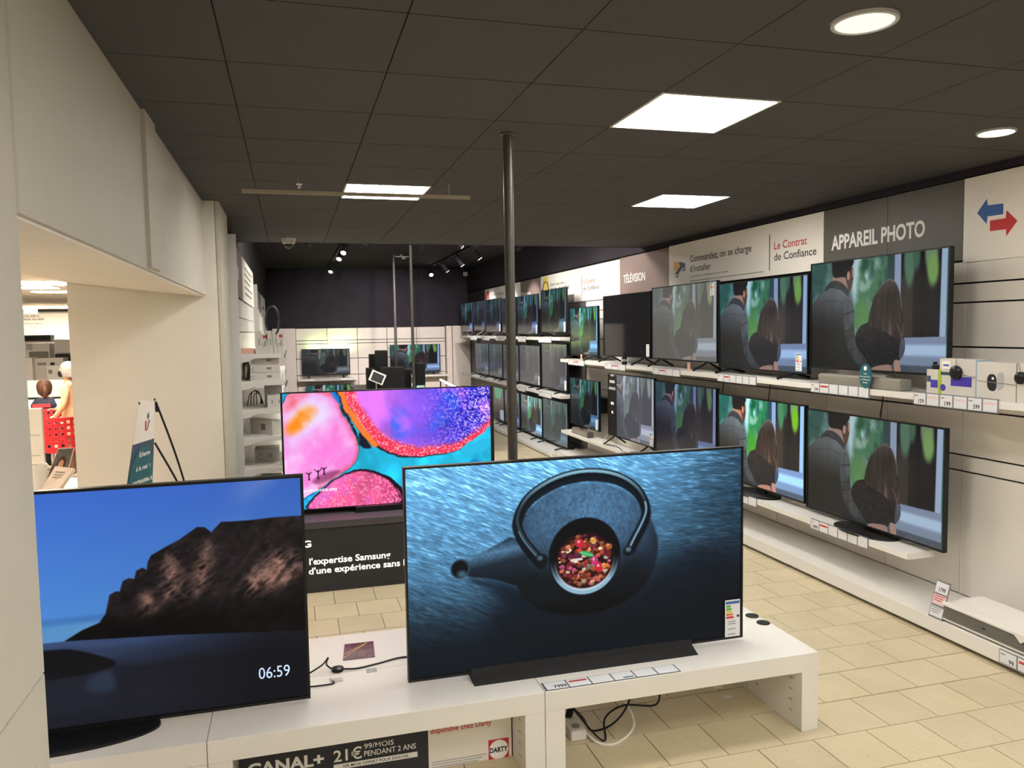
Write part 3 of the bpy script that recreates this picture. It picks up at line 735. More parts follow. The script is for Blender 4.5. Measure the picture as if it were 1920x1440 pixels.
for x, y in ((.7, 10.3), (2.0, 10.3), (3.3, 10.3), (1.3, 12.0), (2.8, 12.0)):  # lamps added behind the ceiling step to brighten the back room
    t = thing('ceiling_panel_light', 'added unseen panel light on the high black ceiling behind the step', 'ceiling light', (x, y, CEIL2), 'added panel lights hidden by the ceiling step')
    box(x-.3, x+.3, y-.3, y+.3, CEIL2-.012, CEIL2).build('frame', M_WHITE, t); box(x-.285, x+.285, y-.285, y+.285, CEIL2-.02, CEIL2-.012).build('diffuser', M_DIFF, t)
def round_lamp(c, r, m, label, tilt=False):
    t = thing('round_ceiling_lamp', label, 'ceiling light', (c.x, c.y, CEIL))
    MB().lathe((c.x, c.y, CEIL), [(r*.88, 0), (r*.90, -.012), (r, -.010), (r*1.02, 0)], 40).build('trim_ring', M_LGREY, t, smooth=True)
    k = .87 if not tilt else .62
    o = MB().lathe((c.x+(.012 if tilt else 0), c.y, CEIL), [(r*k, -.001), (r*k, -.008), (r*k*.9, -.011)], 40).build('diffuser', m, t)
    if tilt: MB().lathe((c.x, c.y, CEIL), [(r*.87, -.0005), (r*.87, -.005)], 40).build('gimbal', mat('copper_beige', 'b79a76', .4), t)
    return t
round_lamp(on_z(1621, 44.5, CEIL-.01), .107, M_DIFFD, 'large round white ceiling lamp with a pale ring')
round_lamp(on_z(1868, 250, CEIL-.01), .095, M_DIFFD2, 'small lit round downlight with a beige gimbal ring')
for y in (2.0, .5): round_lamp(Vector((3.73, y, CEIL)), .095, M_DIFFD2, 'added round downlight out of view, brightening the sign wall')['group'] = 'added downlights out of view'  # two downlights added out of view to lift the sign wall

bl, br = on_z(453, 357, 2.93), on_z(880, 371, 2.93)
t = thing('hanging_bar', 'long slim beige bar hanging under a ceiling panel light', 'hanging bar', (bl.x, bl.y, 2.92))
box(bl.x, br.x, bl.y-.006, bl.y+.006, 2.915, 2.940).build('bar', mat('beige_paint', 'b3a893', .5), t)
for i in range(5):
    x = bl.x+(br.x-bl.x)*(.45+.066*i); MB().cyl((x, bl.y, 2.940), (x, bl.y, 2.947), .004).build('hook', M_WHITE, t)
for x in (bl.x+.36, br.x-.15):
    MB().cyl((x, bl.y, 2.94), (x, bl.y, CEIL), .0012, n=6).build('wire', M_LGREY, t)
c = on_z(561, 345, CEIL)
t = tag(MB().lathe((c.x, c.y, CEIL), [(.022, 0), (.020, -.006), (.008, -.008), (.008, -.022), (.013, -.026), (.013, -.028)], 16).build('sprinkler', M_WHITE2, smooth=True), 'tiny white sprinkler head in the charcoal ceiling', 'sprinkler')
c = on_z(541, 447, CEIL)
t = thing('dome_camera', 'white dome security camera under the charcoal ceiling', 'camera', (c.x, c.y, CEIL))
MB().lathe((c.x, c.y, CEIL), [(.075, 0), (.073, -.02), (.063, -.055), (.05, -.06)], 28).build('housing', M_WHITE2, t, smooth=True)
MB().lathe((c.x, c.y, CEIL), [(.049, -.056), (.047, -.075), (.036, -.096), (.018, -.108), (.002, -.111)], 28).build('dome', mat('smoked_dome', '2a2a2e', .08, spec=.7), t, smooth=True)

def pole(x, y, z0, z1, r, label):
    t = thing('pole', label, 'pole', (x, y, z0))
    MB().cyl((x, y, z0), (x, y, z1), r, n=24).build('shaft', M_POLE, t, smooth=True)
    MB().lathe((x, y, z1), [(r*1.5, 0), (r*1.5, -.006), (r*1.05, -.012)], 24).build('ceiling_ring', M_POLE, t, smooth=True)
    return t
pole(1.125, 4.02, .392, CEIL, .0262, 'charcoal round metal pole rising from the white bench to the ceiling')
p1 = on_y(742, 640, 16.0); p2 = on_y(774, 640, 13.0)
pole(p1.x, 16.0, .92, CEIL2, .028, 'thin dark pole standing farther back over the speaker counter')
pole(p2.x, 13.0, .92, CEIL2, .026, 'thin dark pole with its top behind the ceiling step')

def spot(parent, x, y, z, d, lit, r=.05, L=.19, watts=None, angle=1.1):
    d = Vector(d).normalized(); p = Vector((x, y, z))
    MB().cyl(p+Vector((0, 0, .0)), p+Vector((0, 0, -.10)), .012, n=8).build('stem', M_BLKM, parent)
    q = p+Vector((0, 0, -.12)); h = MB().cyl(q-d*L*.4, q+d*L*.6, r, n=20).build('lamp_head', M_BLKM, parent, smooth=True)
    MB().cyl(q+d*(L*.6-.003), q+d*(L*.6+.003), r*.86, n=20).build('lens', M_SPOTLIT if lit else M_DKG, h)
    if lit:
        ld = bpy.data.lights.new('spot_beam', 'SPOT'); ld.energy = watts or SPOT_WATTS; ld.spot_size = angle; ld.spot_blend = .6; ld.color = (1, .93, .88); ld.shadow_soft_size = .05
        lo = bpy.data.objects.new('spot_beam', ld); COL.objects.link(lo); lo.location = q+d*(L*.6+.02); lo.rotation_euler = d.to_track_quat('-Z', 'Y').to_euler()
ta, tb = on_z(616, 504, CEIL2-.05), on_z(668, 462, CEIL2-.05)
t = thing('spotlight_track', 'black ceiling track with three lit spotlights', 'track light', ta)
MB().box(ta.x-.02, ta.x+.02, min(ta.y, tb.y), max(ta.y, tb.y), CEIL2-.04, CEIL2).build('rail', M_BLKM, t)
for px, dd in (((620, 500), (-.35, -.55, -.8)), ((650, 473), (-.35, -.55, -.8)), ((660, 460), (-.3, -.6, -.8))):
    c = on_z(px[0]+4, px[1]-6, CEIL2-.06); spot(t, ta.x, c.y, CEIL2-.04, dd, True)
ta, tb = on_z(790, 505, CEIL2-.05), on_z(905, 460, CEIL2-.05)
t = thing('spotlight_track', 'black ceiling track whose spotlights point at the wall televisions', 'track light', ta)
xm = (ta.x+tb.x)/2
MB().box(xm-.02, xm+.02, tb.y, ta.y, CEIL2-.04, CEIL2).build('rail', M_BLKM, t)
for f, lit, dd in ((.12, True, (.0, -.8, -.55)), (.42, True, (.5, .10, -.62)), (.70, True, (.5, .06, -.60)), (.97, True, (.5, .02, -.60))):
    spot(t, xm, ta.y+(tb.y-ta.y)*f, CEIL2-.04, dd, lit, L=.24)
t = thing('spotlight_track', 'added black track of spotlights behind the step, brightening the back wall', 'track light', (2.0, 12.9, CEIL2))  # track added behind the step to light the back wall
MB().box(.0, 4.0, 12.88, 12.92, CEIL2-.04, CEIL2).build('rail', M_BLKM, t)
for x, q in ((.3, .1), (1.2, .05), (2.1, 0), (3.0, -.02), (3.8, -.06)): spot(t, x, 12.9, CEIL2-.04, (q, 1, -.30), True, watts=420.0, angle=.75)
t = thing('spotlight_track', 'added black track of spotlights behind the step, brightening the wall signs', 'track light', (2.6, 10.8, CEIL2))  # another added track, there to light the signs
MB().box(2.58, 2.62, 9.6, 12.7, CEIL2-.04, CEIL2).build('rail', M_BLKM, t)
for y, q in ((9.8, -.25), (10.8, 0), (11.8, .1), (12.4, .2)): spot(t, 2.6, y, CEIL2-.04, (1, q, -.75), True, watts=62.0, angle=1.2)
c = on_z(752, 483, CEIL2-.06)
t = thing('ceiling_sensor', 'small pale metal sensor bracket on the black back ceiling', 'sensor', (c.x, c.y, CEIL2))
box(c.x-.16, c.x+.16, c.y-.02, c.y+.02, CEIL2-.05, CEIL2-.03).build('bracket', M_LGREY, t); MB().cyl((c.x, c.y, CEIL2-.03), (c.x, c.y, CEIL2), .02).build('stem', M_LGREY, t)
MB().cyl((c.x+.05, c.y, CEIL2-.09), (c.x+.05, c.y, CEIL2-.05), .04).build('sensor_head', M_LGREY, t)
c = on_y(873, 514, YB-.03)
t = thing('alarm_box', 'small white alarm box high on the black back wall', 'alarm', (c.x, YB, c.z))
box(c.x-.06, c.x+.06, YB-.08, YB, c.z-.05, c.z+.05).build('case', M_WHITE, t, bevel=.01); box(c.x-.03, c.x+.03, YB-.083, YB-.08, c.z-.02, c.z+.0).build('grille', M_GREY, t)

# ================================================================== WALL SIGNS
XS = XW-.012
def board(parent, name, y0, y1, z0, z1, m, X=XW): return box(X-.012, X, y0+.002, y1-.002, z0, z1).build(name, m, parent)
zs0, zs1 = 2.415, 2.955
t = thing('wall_sign', 'white wall sign with a blue and a red arrow', 'sign', (XW, 3.2, zs0))
board(t, 'board', 2.2, 4.318, 2.40, zs1, M_SIGNW)
def arrow(pts, m, name):
    P = [on_x(x, y, XS-.001) for x, y in pts]
    MB().prism([(p.y, p.z) for p in P], lambda u, v, q: (XS-q, u, v), 0.0, .002).build(name, m, t)
c7 = lambda x, y: (1240+x*.3542, 300+y*.3542)
arrow([c7(1672, 281), c7(1723, 207), c7(1727, 240), c7(1810, 230), c7(1809, 287), c7(1726, 299), c7(1722, 338)], M_INKBLUE, 'blue_arrow')
arrow([c7(1740, 321), c7(1824, 308), c7(1828, 266), c7(1884, 322), c7(1826, 402), c7(1825, 366), c7(1740, 377)], M_INKRED, 'red_arrow')
t = thing('wall_sign', 'charcoal wall sign reading APPAREIL PHOTO in white capitals', 'sign', (XW, 5.0, zs0))
board(t, 'board', 4.318, 5.02, zs0, zs1, M_SIGNG); board(t, 'board', 5.02, 5.76, zs0, zs1, M_SIGNG)
px_wall_text('lettering', 'APPAREIL PHOTO', c7(900, 478), c7(1395, 400), c7(905, 405), XS-.001, M_INKW, t, .03)
t = thing('wall_sign', 'white wall sign about ordering with installation, Le Contrat de Confiance', 'sign', (XW, 7.2, zs0))
board(t, 'board', 5.76, 8.60, zs0+.05, zs1, M_SIGNW)
k7 = lambda x, y: (1260+x*.15625, 440+y*.15625)
px_wall_text('red_lettering', 'Le Contrat', k7(1225, 178), k7(1620, 112), k7(1225, 88), XS-.001, M_INKRED, t, .008)
px_wall_text('lettering', 'de Confiance', k7(1225, 312), k7(1732, 240), k7(1228, 222), XS-.001, M_INK, t, .008)
px_wall_text('lettering', 'Commandez, on se charge', k7(216, 335), k7(952, 195), k7(216, 257), XS-.001, M_INK, t, .008)
px_wall_text('lettering', "d'installer", k7(216, 448), k7(465, 412), k7(216, 372), XS-.001, M_INK, t, .008)
px_wall_text('lettering', 'Livraison avec installation le jour même.', k7(216, 512), k7(678, 452), k7(216, 486), XS-.001, M_INK, t)
a, b = k7(1173, 0), k7(1173, 430); A, B = on_x(*a, XS), on_x(*b, XS)
box(XS-.001, XS, A.y-.006, A.y+.006, B.z, A.z).build('divider', M_INK, t)
a, b = on_x(*k7(216, 556), XS), on_x(*k7(1100, 460), XS)
box(XS-.001, XS, b.y, a.y, a.z-.006, a.z+.002).build('fine_print', M_GREY, t)
def logo_poly(pts, m, name, kf, parent, dx=.0015):
    P = [on_x(*kf(x, y), XS) for x, y in pts]
    MB().prism([(p.y, p.z) for p in P], lambda u, v, q: (XS-q, u, v), 0.0, dx).build(name, m, parent)
M_LOGOY = mat('apricot_ink', 'e8b45c', .6); M_LOGOB = mat('slate_ink', '5b6688', .6)
logo_poly([(28, 330), (80, 330), (95, 360), (60, 440), (25, 430)], M_LOGOY, 'truck_load', k7, t)
logo_poly([(85, 325), (155, 340), (160, 375), (130, 390), (75, 475), (35, 470), (50, 450), (95, 380)], M_LOGOB, 'truck_body', k7, t, .002)
for x, y in ((142, 408), (62, 485)):
    c = on_x(*k7(x, y), XS); MB().lathe((XS, c.y, c.z), [(.03, 0), (.03, -.003)], 16, 'x').build('truck_wheel', M_INK, t)
    MB().lathe((XS-.003, c.y, c.z), [(.017, 0), (.017, -.001)], 16, 'x').build('truck_hub', M_SIGNW, t)
t = thing('wall_sign', 'brown wall sign reading TÉLÉVISION in white capitals', 'sign', (XW, 9.3, zs0))
board(t, 'board', 8.60, 10.06, zs0+.02, zs1-.01, M_SIGNB)
k5 = lambda x, y: (1040+x*.3471, 420+y*.3472)
px_wall_text('lettering', 'TÉLÉVISION', k5(372, 320), k5(488, 302), k5(372, 277), XS-.001, M_INKW, t, .008)
t = thing('wall_sign', 'white wall sign Darty vous aide à with a yellow sun logo', 'sign', (XW, 12, zs0))
board(t, 'board', 10.06, 13.61, zs0+.13, zs1-.02, M_SIGNW); board(t, 'board', 10.06, 11.88, zs0+.0, zs0+.13, M_SIGNW)
k4 = lambda x, y: (960+x*.08333, 510+y*.08333)
px_wall_text('lettering', 'Darty vous aide à', k4(855, 320), k4(1205, 262), k4(855, 250), XS-.001, M_INK, t, .01)
c = on_x(*k4(1285, 400), XS)
text('lettering', 'faire le choix durable', 1.5, .075, wall_r(XS-.001, c.y+1.5, c.z+.02), M_INK, t, .01)
px_wall_text('red_lettering', 'Le Contrat', k4(1600, 262), k4(1865, 225), k4(1600, 170), XS-.001, M_INKRED, t, .01)
px_wall_text('lettering', 'de Confiance', k4(1605, 418), k4(1960, 370), k4(1605, 330), XS-.001, M_INK, t, .01)
a = on_x(*k4(1570, 100), XS); b = on_x(*k4(1570, 545), XS); box(XS-.001, XS, a.y-.01, a.y+.01, b.z, a.z).build('divider', M_INKRED, t)
c = on_x(*k4(762, 285), XS); MB().lathe((XS, c.y, c.z), [(.15, 0), (.15, -.002)], 28, 'x').build('sun', mat('sun_yellow', 'ecd06a', .6), t)
MB().tube([(XS-.004, c.y+.20, c.z-.20), (XS-.004, c.y+.14, c.z-.02), (XS-.004, c.y, c.z+.05), (XS-.004, c.y-.14, c.z-.02), (XS-.004, c.y-.20, c.z-.20)], .008, 6).build('sun_arch', M_INK, t)
t = thing('wall_sign', 'brown wall sign with a white word half hidden behind a television', 'sign', (XW, 14.2, zs0))
board(t, 'board', 13.61, 14.92, zs0+.10, zs1-.03, M_SIGNB)
px_wall_text('lettering', 'Téléphonie', k4(185, 535), k4(415, 500), k4(185, 462), XS-.001, M_INKW, t, .02)
t = thing('wall_sign', 'white wall sign with a small red arch logo behind the pole', 'sign', (XW, 16.4, zs0))
board(t, 'board', 14.92, 17.86, zs0+.14, zs1-.03, M_SIGNW)
k1 = lambda x, y: (860+x*.11458, 500+y*.11458)
px_wall_text('lettering', 'Assistance technique', k1(525, 475), k1(735, 450), k1(525, 440), XS-.001, M_INK, t)
c = on_x(*k1(483, 490), XS); MB().tube([(XS-.004, c.y+.12, c.z-.12), (XS-.004, c.y+.08, c.z+.06), (XS-.004, c.y, c.z+.12), (XS-.004, c.y-.08, c.z+.06), (XS-.004, c.y-.12, c.z-.12)], .015, 6).build('arch_logo', M_INKRED, t)
tag(box(XW-.012, XW, 17.865, 19.6, zs0+.14, zs1-.03).build('wall_sign', mat('sign_dark_board', '3a3235', .5)), 'plain dark wall board next to the arch logo sign', 'sign')

# ================================================================== SHELVES AND PLINTHS OF THE RIGHT WALL
SX = 3.955                       # front edge of the shelves
ZU, ZL = 1.535, .445             # near upper and lower shelf tops
ZF1, ZF2 = 1.862, .965           # far shelves
def shelf(name, label, y0, y1, zt, th=.045, brackets=(), XE=None):
    t = thing(name, label, 'shelf', (XW, (y0+y1)/2, zt-th))
    box(SX, XE or XW-.001, y0, y1, zt-th, zt).build('board', M_WHITE, t, bevel=.003)
    if XE:
        for y in np.arange(y0+.5, y1, 1.4): box(XE-.05, XW-.001, y-.02, y+.02, zt-th-.02, zt-th).build('arm', M_WHITE, t)
    for y in brackets:
        MB().prism([(XW-.002, zt-th), (SX+.02, zt-th), (SX+.20, zt-th-.03), (XW-.10, zt-th-.10), (XW-.002, zt-th-.16)], lambda u, v, q: (u, q, v), y-.012, y+.012).build('bracket', M_WHITE, t)
    return t
shelf('wall_shelf', 'long white upper shelf carrying televisions, soundbar and boxes', 2.6, 11.345, ZU)
shelf('wall_shelf', 'long white lower shelf ending under the couple television', 4.29, 11.345, ZL, XE=4.18)
shelf('wall_shelf', 'highest white shelf behind the pole with bracket ends', 11.36, 18.75, ZF1, .05, (18.70, 14.6, 11.39))
shelf('wall_shelf', 'middle white shelf behind the pole with grey sets', 11.36, 18.6, ZF2, .05, (18.56, 14.6))
box_pl = thing('display_plinth', 'long low white plinth along the wall with the projector', 'plinth', (4.1, 6, 0))
box(3.88, XW-.001, 1.5, 11.35, .028, .122).build('deck', M_WHITE, box_pl, bevel=.003); box(3.93, XW-.001, 1.5, 11.35, .0, .028).build('toe_recess', M_SLOT, box_pl)
box_pl = thing('display_plinth', 'low white plinth under the lowest row of far televisions', 'plinth', (4.1, 15, 0))
box(3.80, XW-.001, 11.36, 18.9, .018, .075).build('deck', M_WHITE, box_pl, bevel=.003); box(3.86, XW-.001, 11.36, 18.9, .0, .018).build('toe_recess', M_SLOT, box_pl)

# ================================================================== TELEVISIONS
def bezel_mesh(w, h, d=.035, b=.012, back=.06):
    m = MB(); x, z = w/2, h
    m.box(-x, x, -d/2, d/2, 0, b); m.box(-x, x, -d/2, d/2, h-b*.8, h); m.box(-x, -x+b*.8, -d/2, d/2, b, h-b*.8); m.box(x-b*.8, x, -d/2, d/2, b, h-b*.8)
    m.box(-x+b*.5, x-b*.5, -d/2+.008, d/2, b*.5, h-b*.5)
    m.box(-x*.72, x*.72, d/2, d/2+back, h*.06, h*.62)
    return m
def energy(parent, cx, z0, w=.085, h=.15, y=-.02, bars=True):
    e = box(cx-w/2, cx+w/2, y-.001, y, z0, z0+h).build('energy_label', M_CARD, parent, world=False, label='white energy sticker with coloured bars')
    if bars:
        box(cx-w*.45, cx+w*.45, y-.0016, y-.001, z0+h*.89, z0+h*.96).build('heading', M_INKBLUE, e, world=False)
        for i, m in enumerate((M_GREEN, M_GREEN, M_YELLOW, M_ORANGE, M_INKRED)):
            zz = z0+h*(.80-.075*i)
            MB().prism([(cx-w*.42, zz), (cx-w*.16+w*.05*i, zz), (cx-w*.10+w*.05*i, zz+h*.028), (cx-w*.16+w*.05*i, zz+h*.056), (cx-w*.42, zz+h*.056)], lambda u, v, q: (u, q, v), y-.0016, y-.001).build('class_bar', m, e, world=False)
        box(cx+w*.28, cx+w*.44, y-.0016, y-.001, z0+h*.52, z0+h*.58).build('class_mark', M_INK, e, world=False)
        for k in (.40, .34, .20, .06): box(cx-w*.3, cx+w*.2, y-.0016, y-.001, z0+h*k, z0+h*(k+.022)).build('print_line', M_GREY, e, world=False)
    return e
def foot(parent, x, zb, span=.34, m=None):
    m = m or M_BLK
    MB().tube([(x, -.17, .012), (x, -.05, zb*.75), (x, 0, zb+.004), (x, .05, zb*.75), (x, .15, .012)], .0115, 8, 4).build('foot', m, parent, smooth=True, world=False)
def tv(label, loc, w, h, zb, pic, m, rz=-math.pi/2, stand='feet', group=None, label_at=None, name='television', gap=.012, bars=True):
    """loc = base point on the shelf under the set; zb = clearance below the panel"""
    t = thing(name, label, 'television', loc, group, rz)
    b = bezel_mesh(w, h); b.v = [(v[0], v[1], v[2]+zb) for v in b.v]
    b.build('bezel', M_BLK, t, world=False)
    s = bpy.data.objects.new('screen', pic); COL.objects.link(s); s.parent = t
    s.location = (0, -.0105, zb+h/2+.002); s.scale = (w-2*gap*.8, 1, h-2*gap)
    s.material_slots[0].link = 'OBJECT' if len(s.material_slots) else 'DATA'
    if m is not None and len(s.material_slots): s.material_slots[0].material = m
    if stand == 'feet':
        for x in (-w*.36, w*.36): foot(t, x, zb)
    elif stand == 'plate':
        MB().lathe((0, -.02, 0), [(.30, 0), (.30, .006), (.28, .012)], 32, 'z', 1, .55).build('base_plate', M_BLK, t, world=False, smooth=True)
        box(-.07, .07, .018, .045, .008, zb+.12).build('neck', M_BLK, t, world=False)
    elif stand == 'short':
        MB().prism([(-.03, 0), (.13, 0), (.13, .02), (.03, zb+.03), (.018, zb+.03)], lambda u, v, q: (q, u, v), -w*.10, w*.10).build('base_bar', M_GREY, t, world=False)
    elif stand == 'bar':
        MB().prism([(-.08, 0), (.13, 0), (.13, .02), (-.03, zb+.012), (-.05, zb+.002), (-.08, .012)], lambda u, v, q: (q, u, v), -w*.32, w*.32).build('base_bar', M_BLKM, t, world=False)
    elif stand == 'neck':
        box(-.17, .17, -.12, .12, 0, .014).build('base_plate', M_GREY, t, world=False, bevel=.004)
        MB().prism([(-.03, .014), (.03, .014), (.055, zb+.15), (.03, zb+.15)], lambda u, v, q: (q, u, v), -.06, .06).build('neck', M_GREY, t, world=False)
    elif stand == 'wall':
        box(-.2, .2, .077, XW-XT-.001, zb+h*.3, zb+h*.6).build('wall_bracket', M_BLKM, t, world=False)
    if label_at: energy(t, label_at[0]*w, zb+label_at[1]*h, bars=bars)
    return t
for me in (COUPLE_HI, COUPLE_LO): me.materials.append(M_BLK)
def smat(name, **k): return screen_mat(name, **k)
S_T1 = smat('screen_neutral', gain=.72, sat=.85, contrast=1.05); S_T2 = smat('screen_cool', gain=.82, tint=(.95, .97, 1.08), contrast=1.05)
S_T3 = smat('screen_washed', gain=.42, sat=.6, lift=(.10, .095, .085), rough=.2); S_OFF = smat('screen_off', gain=0, lift=(.010, .009, .009), rough=.05, spec=.9)
S_T5 = smat('screen_teal', gain=1.0, sat=1.1, tint=(.7, 1.05, 1.1)); S_L1 = smat('screen_soft', gain=.70, sat=.82)
S_L2 = smat('screen_vivid', gain=1.5, sat=1.15, contrast=1.1); S_L3 = smat('screen_blue_dim', gain=.42, sat=.9, tint=(.85, .9, 1.3), lift=(.008, .008, .014))
S_L4 = smat('screen_grey', gain=.55, sat=.35, tint=(.98, .98, 1.08), lift=(.07, .07, .085)); S_L5 = smat('screen_teal_dim', gain=.50, tint=(.6, .95, 1.1))
S_F1 = smat('screen_far_teal', gain=.42, tint=(.6, .95, 1.05)); S_F2 = smat('screen_far_blue', gain=.45, tint=(.6, .85, 1.25)); S_F3 = smat('screen_far_dim', gain=.2, tint=(.6, .8, 1.2), lift=(.006, .007, .012))
S_M = smat('screen_far_grey', gain=.16, sat=.5, lift=(.05, .05, .058)); S_B1 = smat('screen_far_washed', gain=.28, sat=.7, tint=(.7, 1, 1.05), lift=(.03, .045, .05)); S_B2 = smat('screen_far_vivid', gain=1.2, tint=(.75, 1, 1.1))
XT = 4.12
GRP = None
def wtv(label, y0, y1, z0, z1, zs, pic, m, **k):
    return tv(label, (XT, (y0+y1)/2, zs), y1-y0, z1-z0, z0-zs, pic, m, **k)
tv1 = wtv('television with the couple picture behind the grey soundbar and teal tag', 4.135, 5.545, 1.645, 2.490, ZU, COUPLE_HI, S_T1, stand='short')
wtv('bluish couple television on thin black feet beside the soundbar television', 5.575, 6.975, 1.585, 2.415, ZU, COUPLE_HI, S_T2, label_at=(.42, .03))
wtv('washed-out couple television with an energy sticker at its top corner', 7.01, 8.48, 1.625, 2.455, ZU, COUPLE_HI, S_T3, label_at=(.44, .82))
wtv('dark switched-off television reflecting the room on the upper shelf', 8.53, 9.98, 1.62, 2.425, ZU, COUPLE_LO, S_OFF, label_at=(.46, .03), bars=False)
wtv('smaller vivid teal television at the far end of the upper shelf', 10.19, 11.31, 1.605, 2.305, ZU, COUPLE_LO, S_T5)
wtv('couple television on an oval black base at the lower shelf end', 4.14, 5.575, .475, 1.305, ZL, COUPLE_HI, S_L1, stand='plate')
wtv('brightest vivid couple television on the lower shelf', 5.60, 6.985, .495, 1.325, ZL, COUPLE_HI, S_L2, stand='plate')
wtv('dim blue couple television between the vivid set and the menu set', 7.02, 8.41, .545, 1.370, ZL, COUPLE_HI, S_L3, stand='plate')
t4 = wtv('grey television with a black menu column beside the couple', 8.43, 9.83, .555, 1.390, ZL, COUPLE_HI, S_L4, stand='feet', label_at=(.45, .03))
w4 = 1.40
mn = box(-w4/2+.012, -w4*.30, -.014, -.0115, .125, .125+.80).build('menu_column', M_BLK, t4, world=False)
for z, ww, m in ((.80, .10, M_INKW), (.71, .17, M_INKW), (.62, .22, M_LGREY), (.42, .10, M_INKW), (.30, .05, M_INKW)):
    box(-w4*.40-ww/2, -w4*.40+ww/2, -.015, -.014, .125+z-.018, .125+z+.018).build('menu_line', m, mn, world=False)
wtv('small dim teal television above the boxy brown speaker', 10.17, 11.335, .545, 1.250, ZL, COUPLE_LO, S_L5, stand='wall', label_at=(.44, .02), bars=False)
FG = 'far televisions on the upper shelf'
wtv('far upper teal television beside the gap, its sticker at the lower corner', 11.48, 12.75, 1.935, 2.635, ZF1, COUPLE_LO, S_F1, label_at=(.45, .02), bars=False)
wtv('far upper blue television next to the pole', 12.93, 14.22, 1.905, 2.605, ZF1, COUPLE_LO, S_F2, label_at=(.45, .02), bars=False)
wtv('far upper television hidden by the pole', 14.30, 15.33, 1.92, 2.61, ZF1, COUPLE_LO, S_F3)
wtv('far upper dark blue television in front of the arch logo sign', 15.42, 16.70, 1.945, 2.640, ZF1, COUPLE_LO, S_F3, label_at=(.46, .02), bars=False)
wtv('far upper dim television second from the back wall', 16.76, 17.86, 1.98, 2.645, ZF1, COUPLE_LO, S_F3)
wtv('far upper bluish television nearest the back wall', 17.98, 19.2, 1.95, 2.650, ZF1, COUPLE_LO, S_F2, stand='neck')
wtv('grey middle shelf television by the end of the upper shelf', 11.47, 12.75, 1.010, 1.755, ZF2, COUPLE_LO, S_M, label_at=(.45, .03), bars=False)
wtv('grey middle shelf television next to the pole', 12.84, 14.11, 1.01, 1.71, ZF2, COUPLE_LO, S_M, label_at=(.46, .03), bars=False)
wtv('grey middle shelf television hidden by the pole', 14.16, 15.30, 1.0, 1.70, ZF2, COUPLE_LO, S_M)
wtv('grey middle shelf television left of the pole reflecting a white card', 15.35, 16.47, 1.005, 1.70, ZF2, COUPLE_LO, S_M)
wtv('grey middle shelf television nearest the back wall', 16.50, 17.80, 1.005, 1.695, ZF2, COUPLE_LO, S_M)
wtv('pale washed television on the lowest far row', 11.47, 12.73, .115, .83, .075, COUPLE_LO, S_B1)
wtv('vivid television on the lowest far row by the pole', 12.77, 14.06, .115, .80, .075, COUPLE_LO, S_B2)
wtv('blue lowest row television hidden by the pole', 14.15, 15.24, .115, .80, .075, COUPLE_LO, S_F2)
STG = picture_stage(96, 54); STG.materials.append(M_BLK)
wtv('lowest row television with a green stage picture', 15.28, 16.20, .115, .80, .075, STG, smat('screen_stage', gain=.6))

# the sets on the back wall
def btv(label, pl, pr, zt, zbm, zs, m, Y=YB-.22):
    a, b = on_y(pl, 660, Y), on_y(pr, 660, Y)
    return tv(label, ((a.x+b.x)/2, Y, zs), b.x-a.x, zt-zbm, zbm-zs, COUPLE_LO, m, rz=0)
btv('dim back wall television under green light', 565, 655.5, 1.60, .965, .88, smat('screen_back_dim', gain=.25, sat=.5, lift=(.012, .012, .014)))
for x, e in ((.55, 1.5), (.95, 3.0), (1.25, 4.0)):
    ld = bpy.data.lights.new('ambient_glow', 'AREA'); ld.energy = e; ld.color = (.62, 1.0, .30); ld.size = .18
    lo = bpy.data.objects.new('ambient_glow', ld); COL.objects.link(lo); lo.location = (x, YB-.13, 1.62); lo.rotation_euler = (math.radians(125), 0, 0)
btv('lower back wall television mostly hidden by the colourful screen', 571, 661, .72, .10, .05, S_T2)
btv('back wall television behind the two thin poles', 731, 825, 1.66, .955, .90, S_T2)
def bshelf(label, x0, x1, zt):
    t = thing('wall_shelf', label, 'shelf', ((x0+x1)/2, YB, zt-.05)); box(x0, x1, YB-.42, YB-.021, zt-.05, zt).build('board', M_WHITE, t, bevel=.004)
    box(x0+.4, x0+1.0, YB-.425, YB-.42, zt-.055, zt+.01).build('price_rail', M_LGREY, t)
bshelf('white shelf under the dim back wall television', .13, 1.52, .88)
bshelf('white shelf under the television behind the poles', 2.20, 3.78, .90)
bshelf('white floor shelf at the back wall', .13, 1.52, .05)

# ================================================================== WHITE BENCH WITH THE TWO BIG SCREENS
BZ = .392; BY0, BYM, BY1 = 3.212, 3.69, 4.165
def bench(x0, x1, y0, y1, label):
    t = thing('display_bench', label, 'bench', ((x0+x1)/2, (y0+y1)/2, 0), 'white display benches')
    box(x0+.0012, x1-.0012, y0+.0008, y1-.0008, .300, BZ).build('top', M_WHITE, t, bevel=.002)
    for a, b in ((x0+.0012, x0+.094), (x1-.094, x1-.0012)):
        lg = box(a, b, y0+.001, y1-.001, 0, .2995).build('leg_panel', M_WHITE, t, bevel=.002)
        xi = b if a == x0+.0012 else a
        sgn = 1 if a == x0+.0012 else -1
        for z in (.07, .125, .18, .235):
            for yy in (y0+.09, y1-.09): box(xi, xi+sgn*.0008, yy-.013, yy+.013, z, z+.005).build('shelf_pin_slot', M_GREY, lg)
    return t
bench(1.03, 2.446, BY0, BYM, 'white display bench whose front holds the price strip and power leads')
bench(-.376, 1.03, BY0, BYM, 'white display bench with the CANAL+ poster under it')
bench(-1.78, -.376, BY0, BYM, 'white display bench by the left wall under the mountain screen')
bench(1.03, 2.446, BYM+.002, BY1, 'white rear display bench carrying the round pole and cable discs')
bench(-.376, 1.03, BYM+.002, BY1, 'white rear display bench carrying the dark flyer')
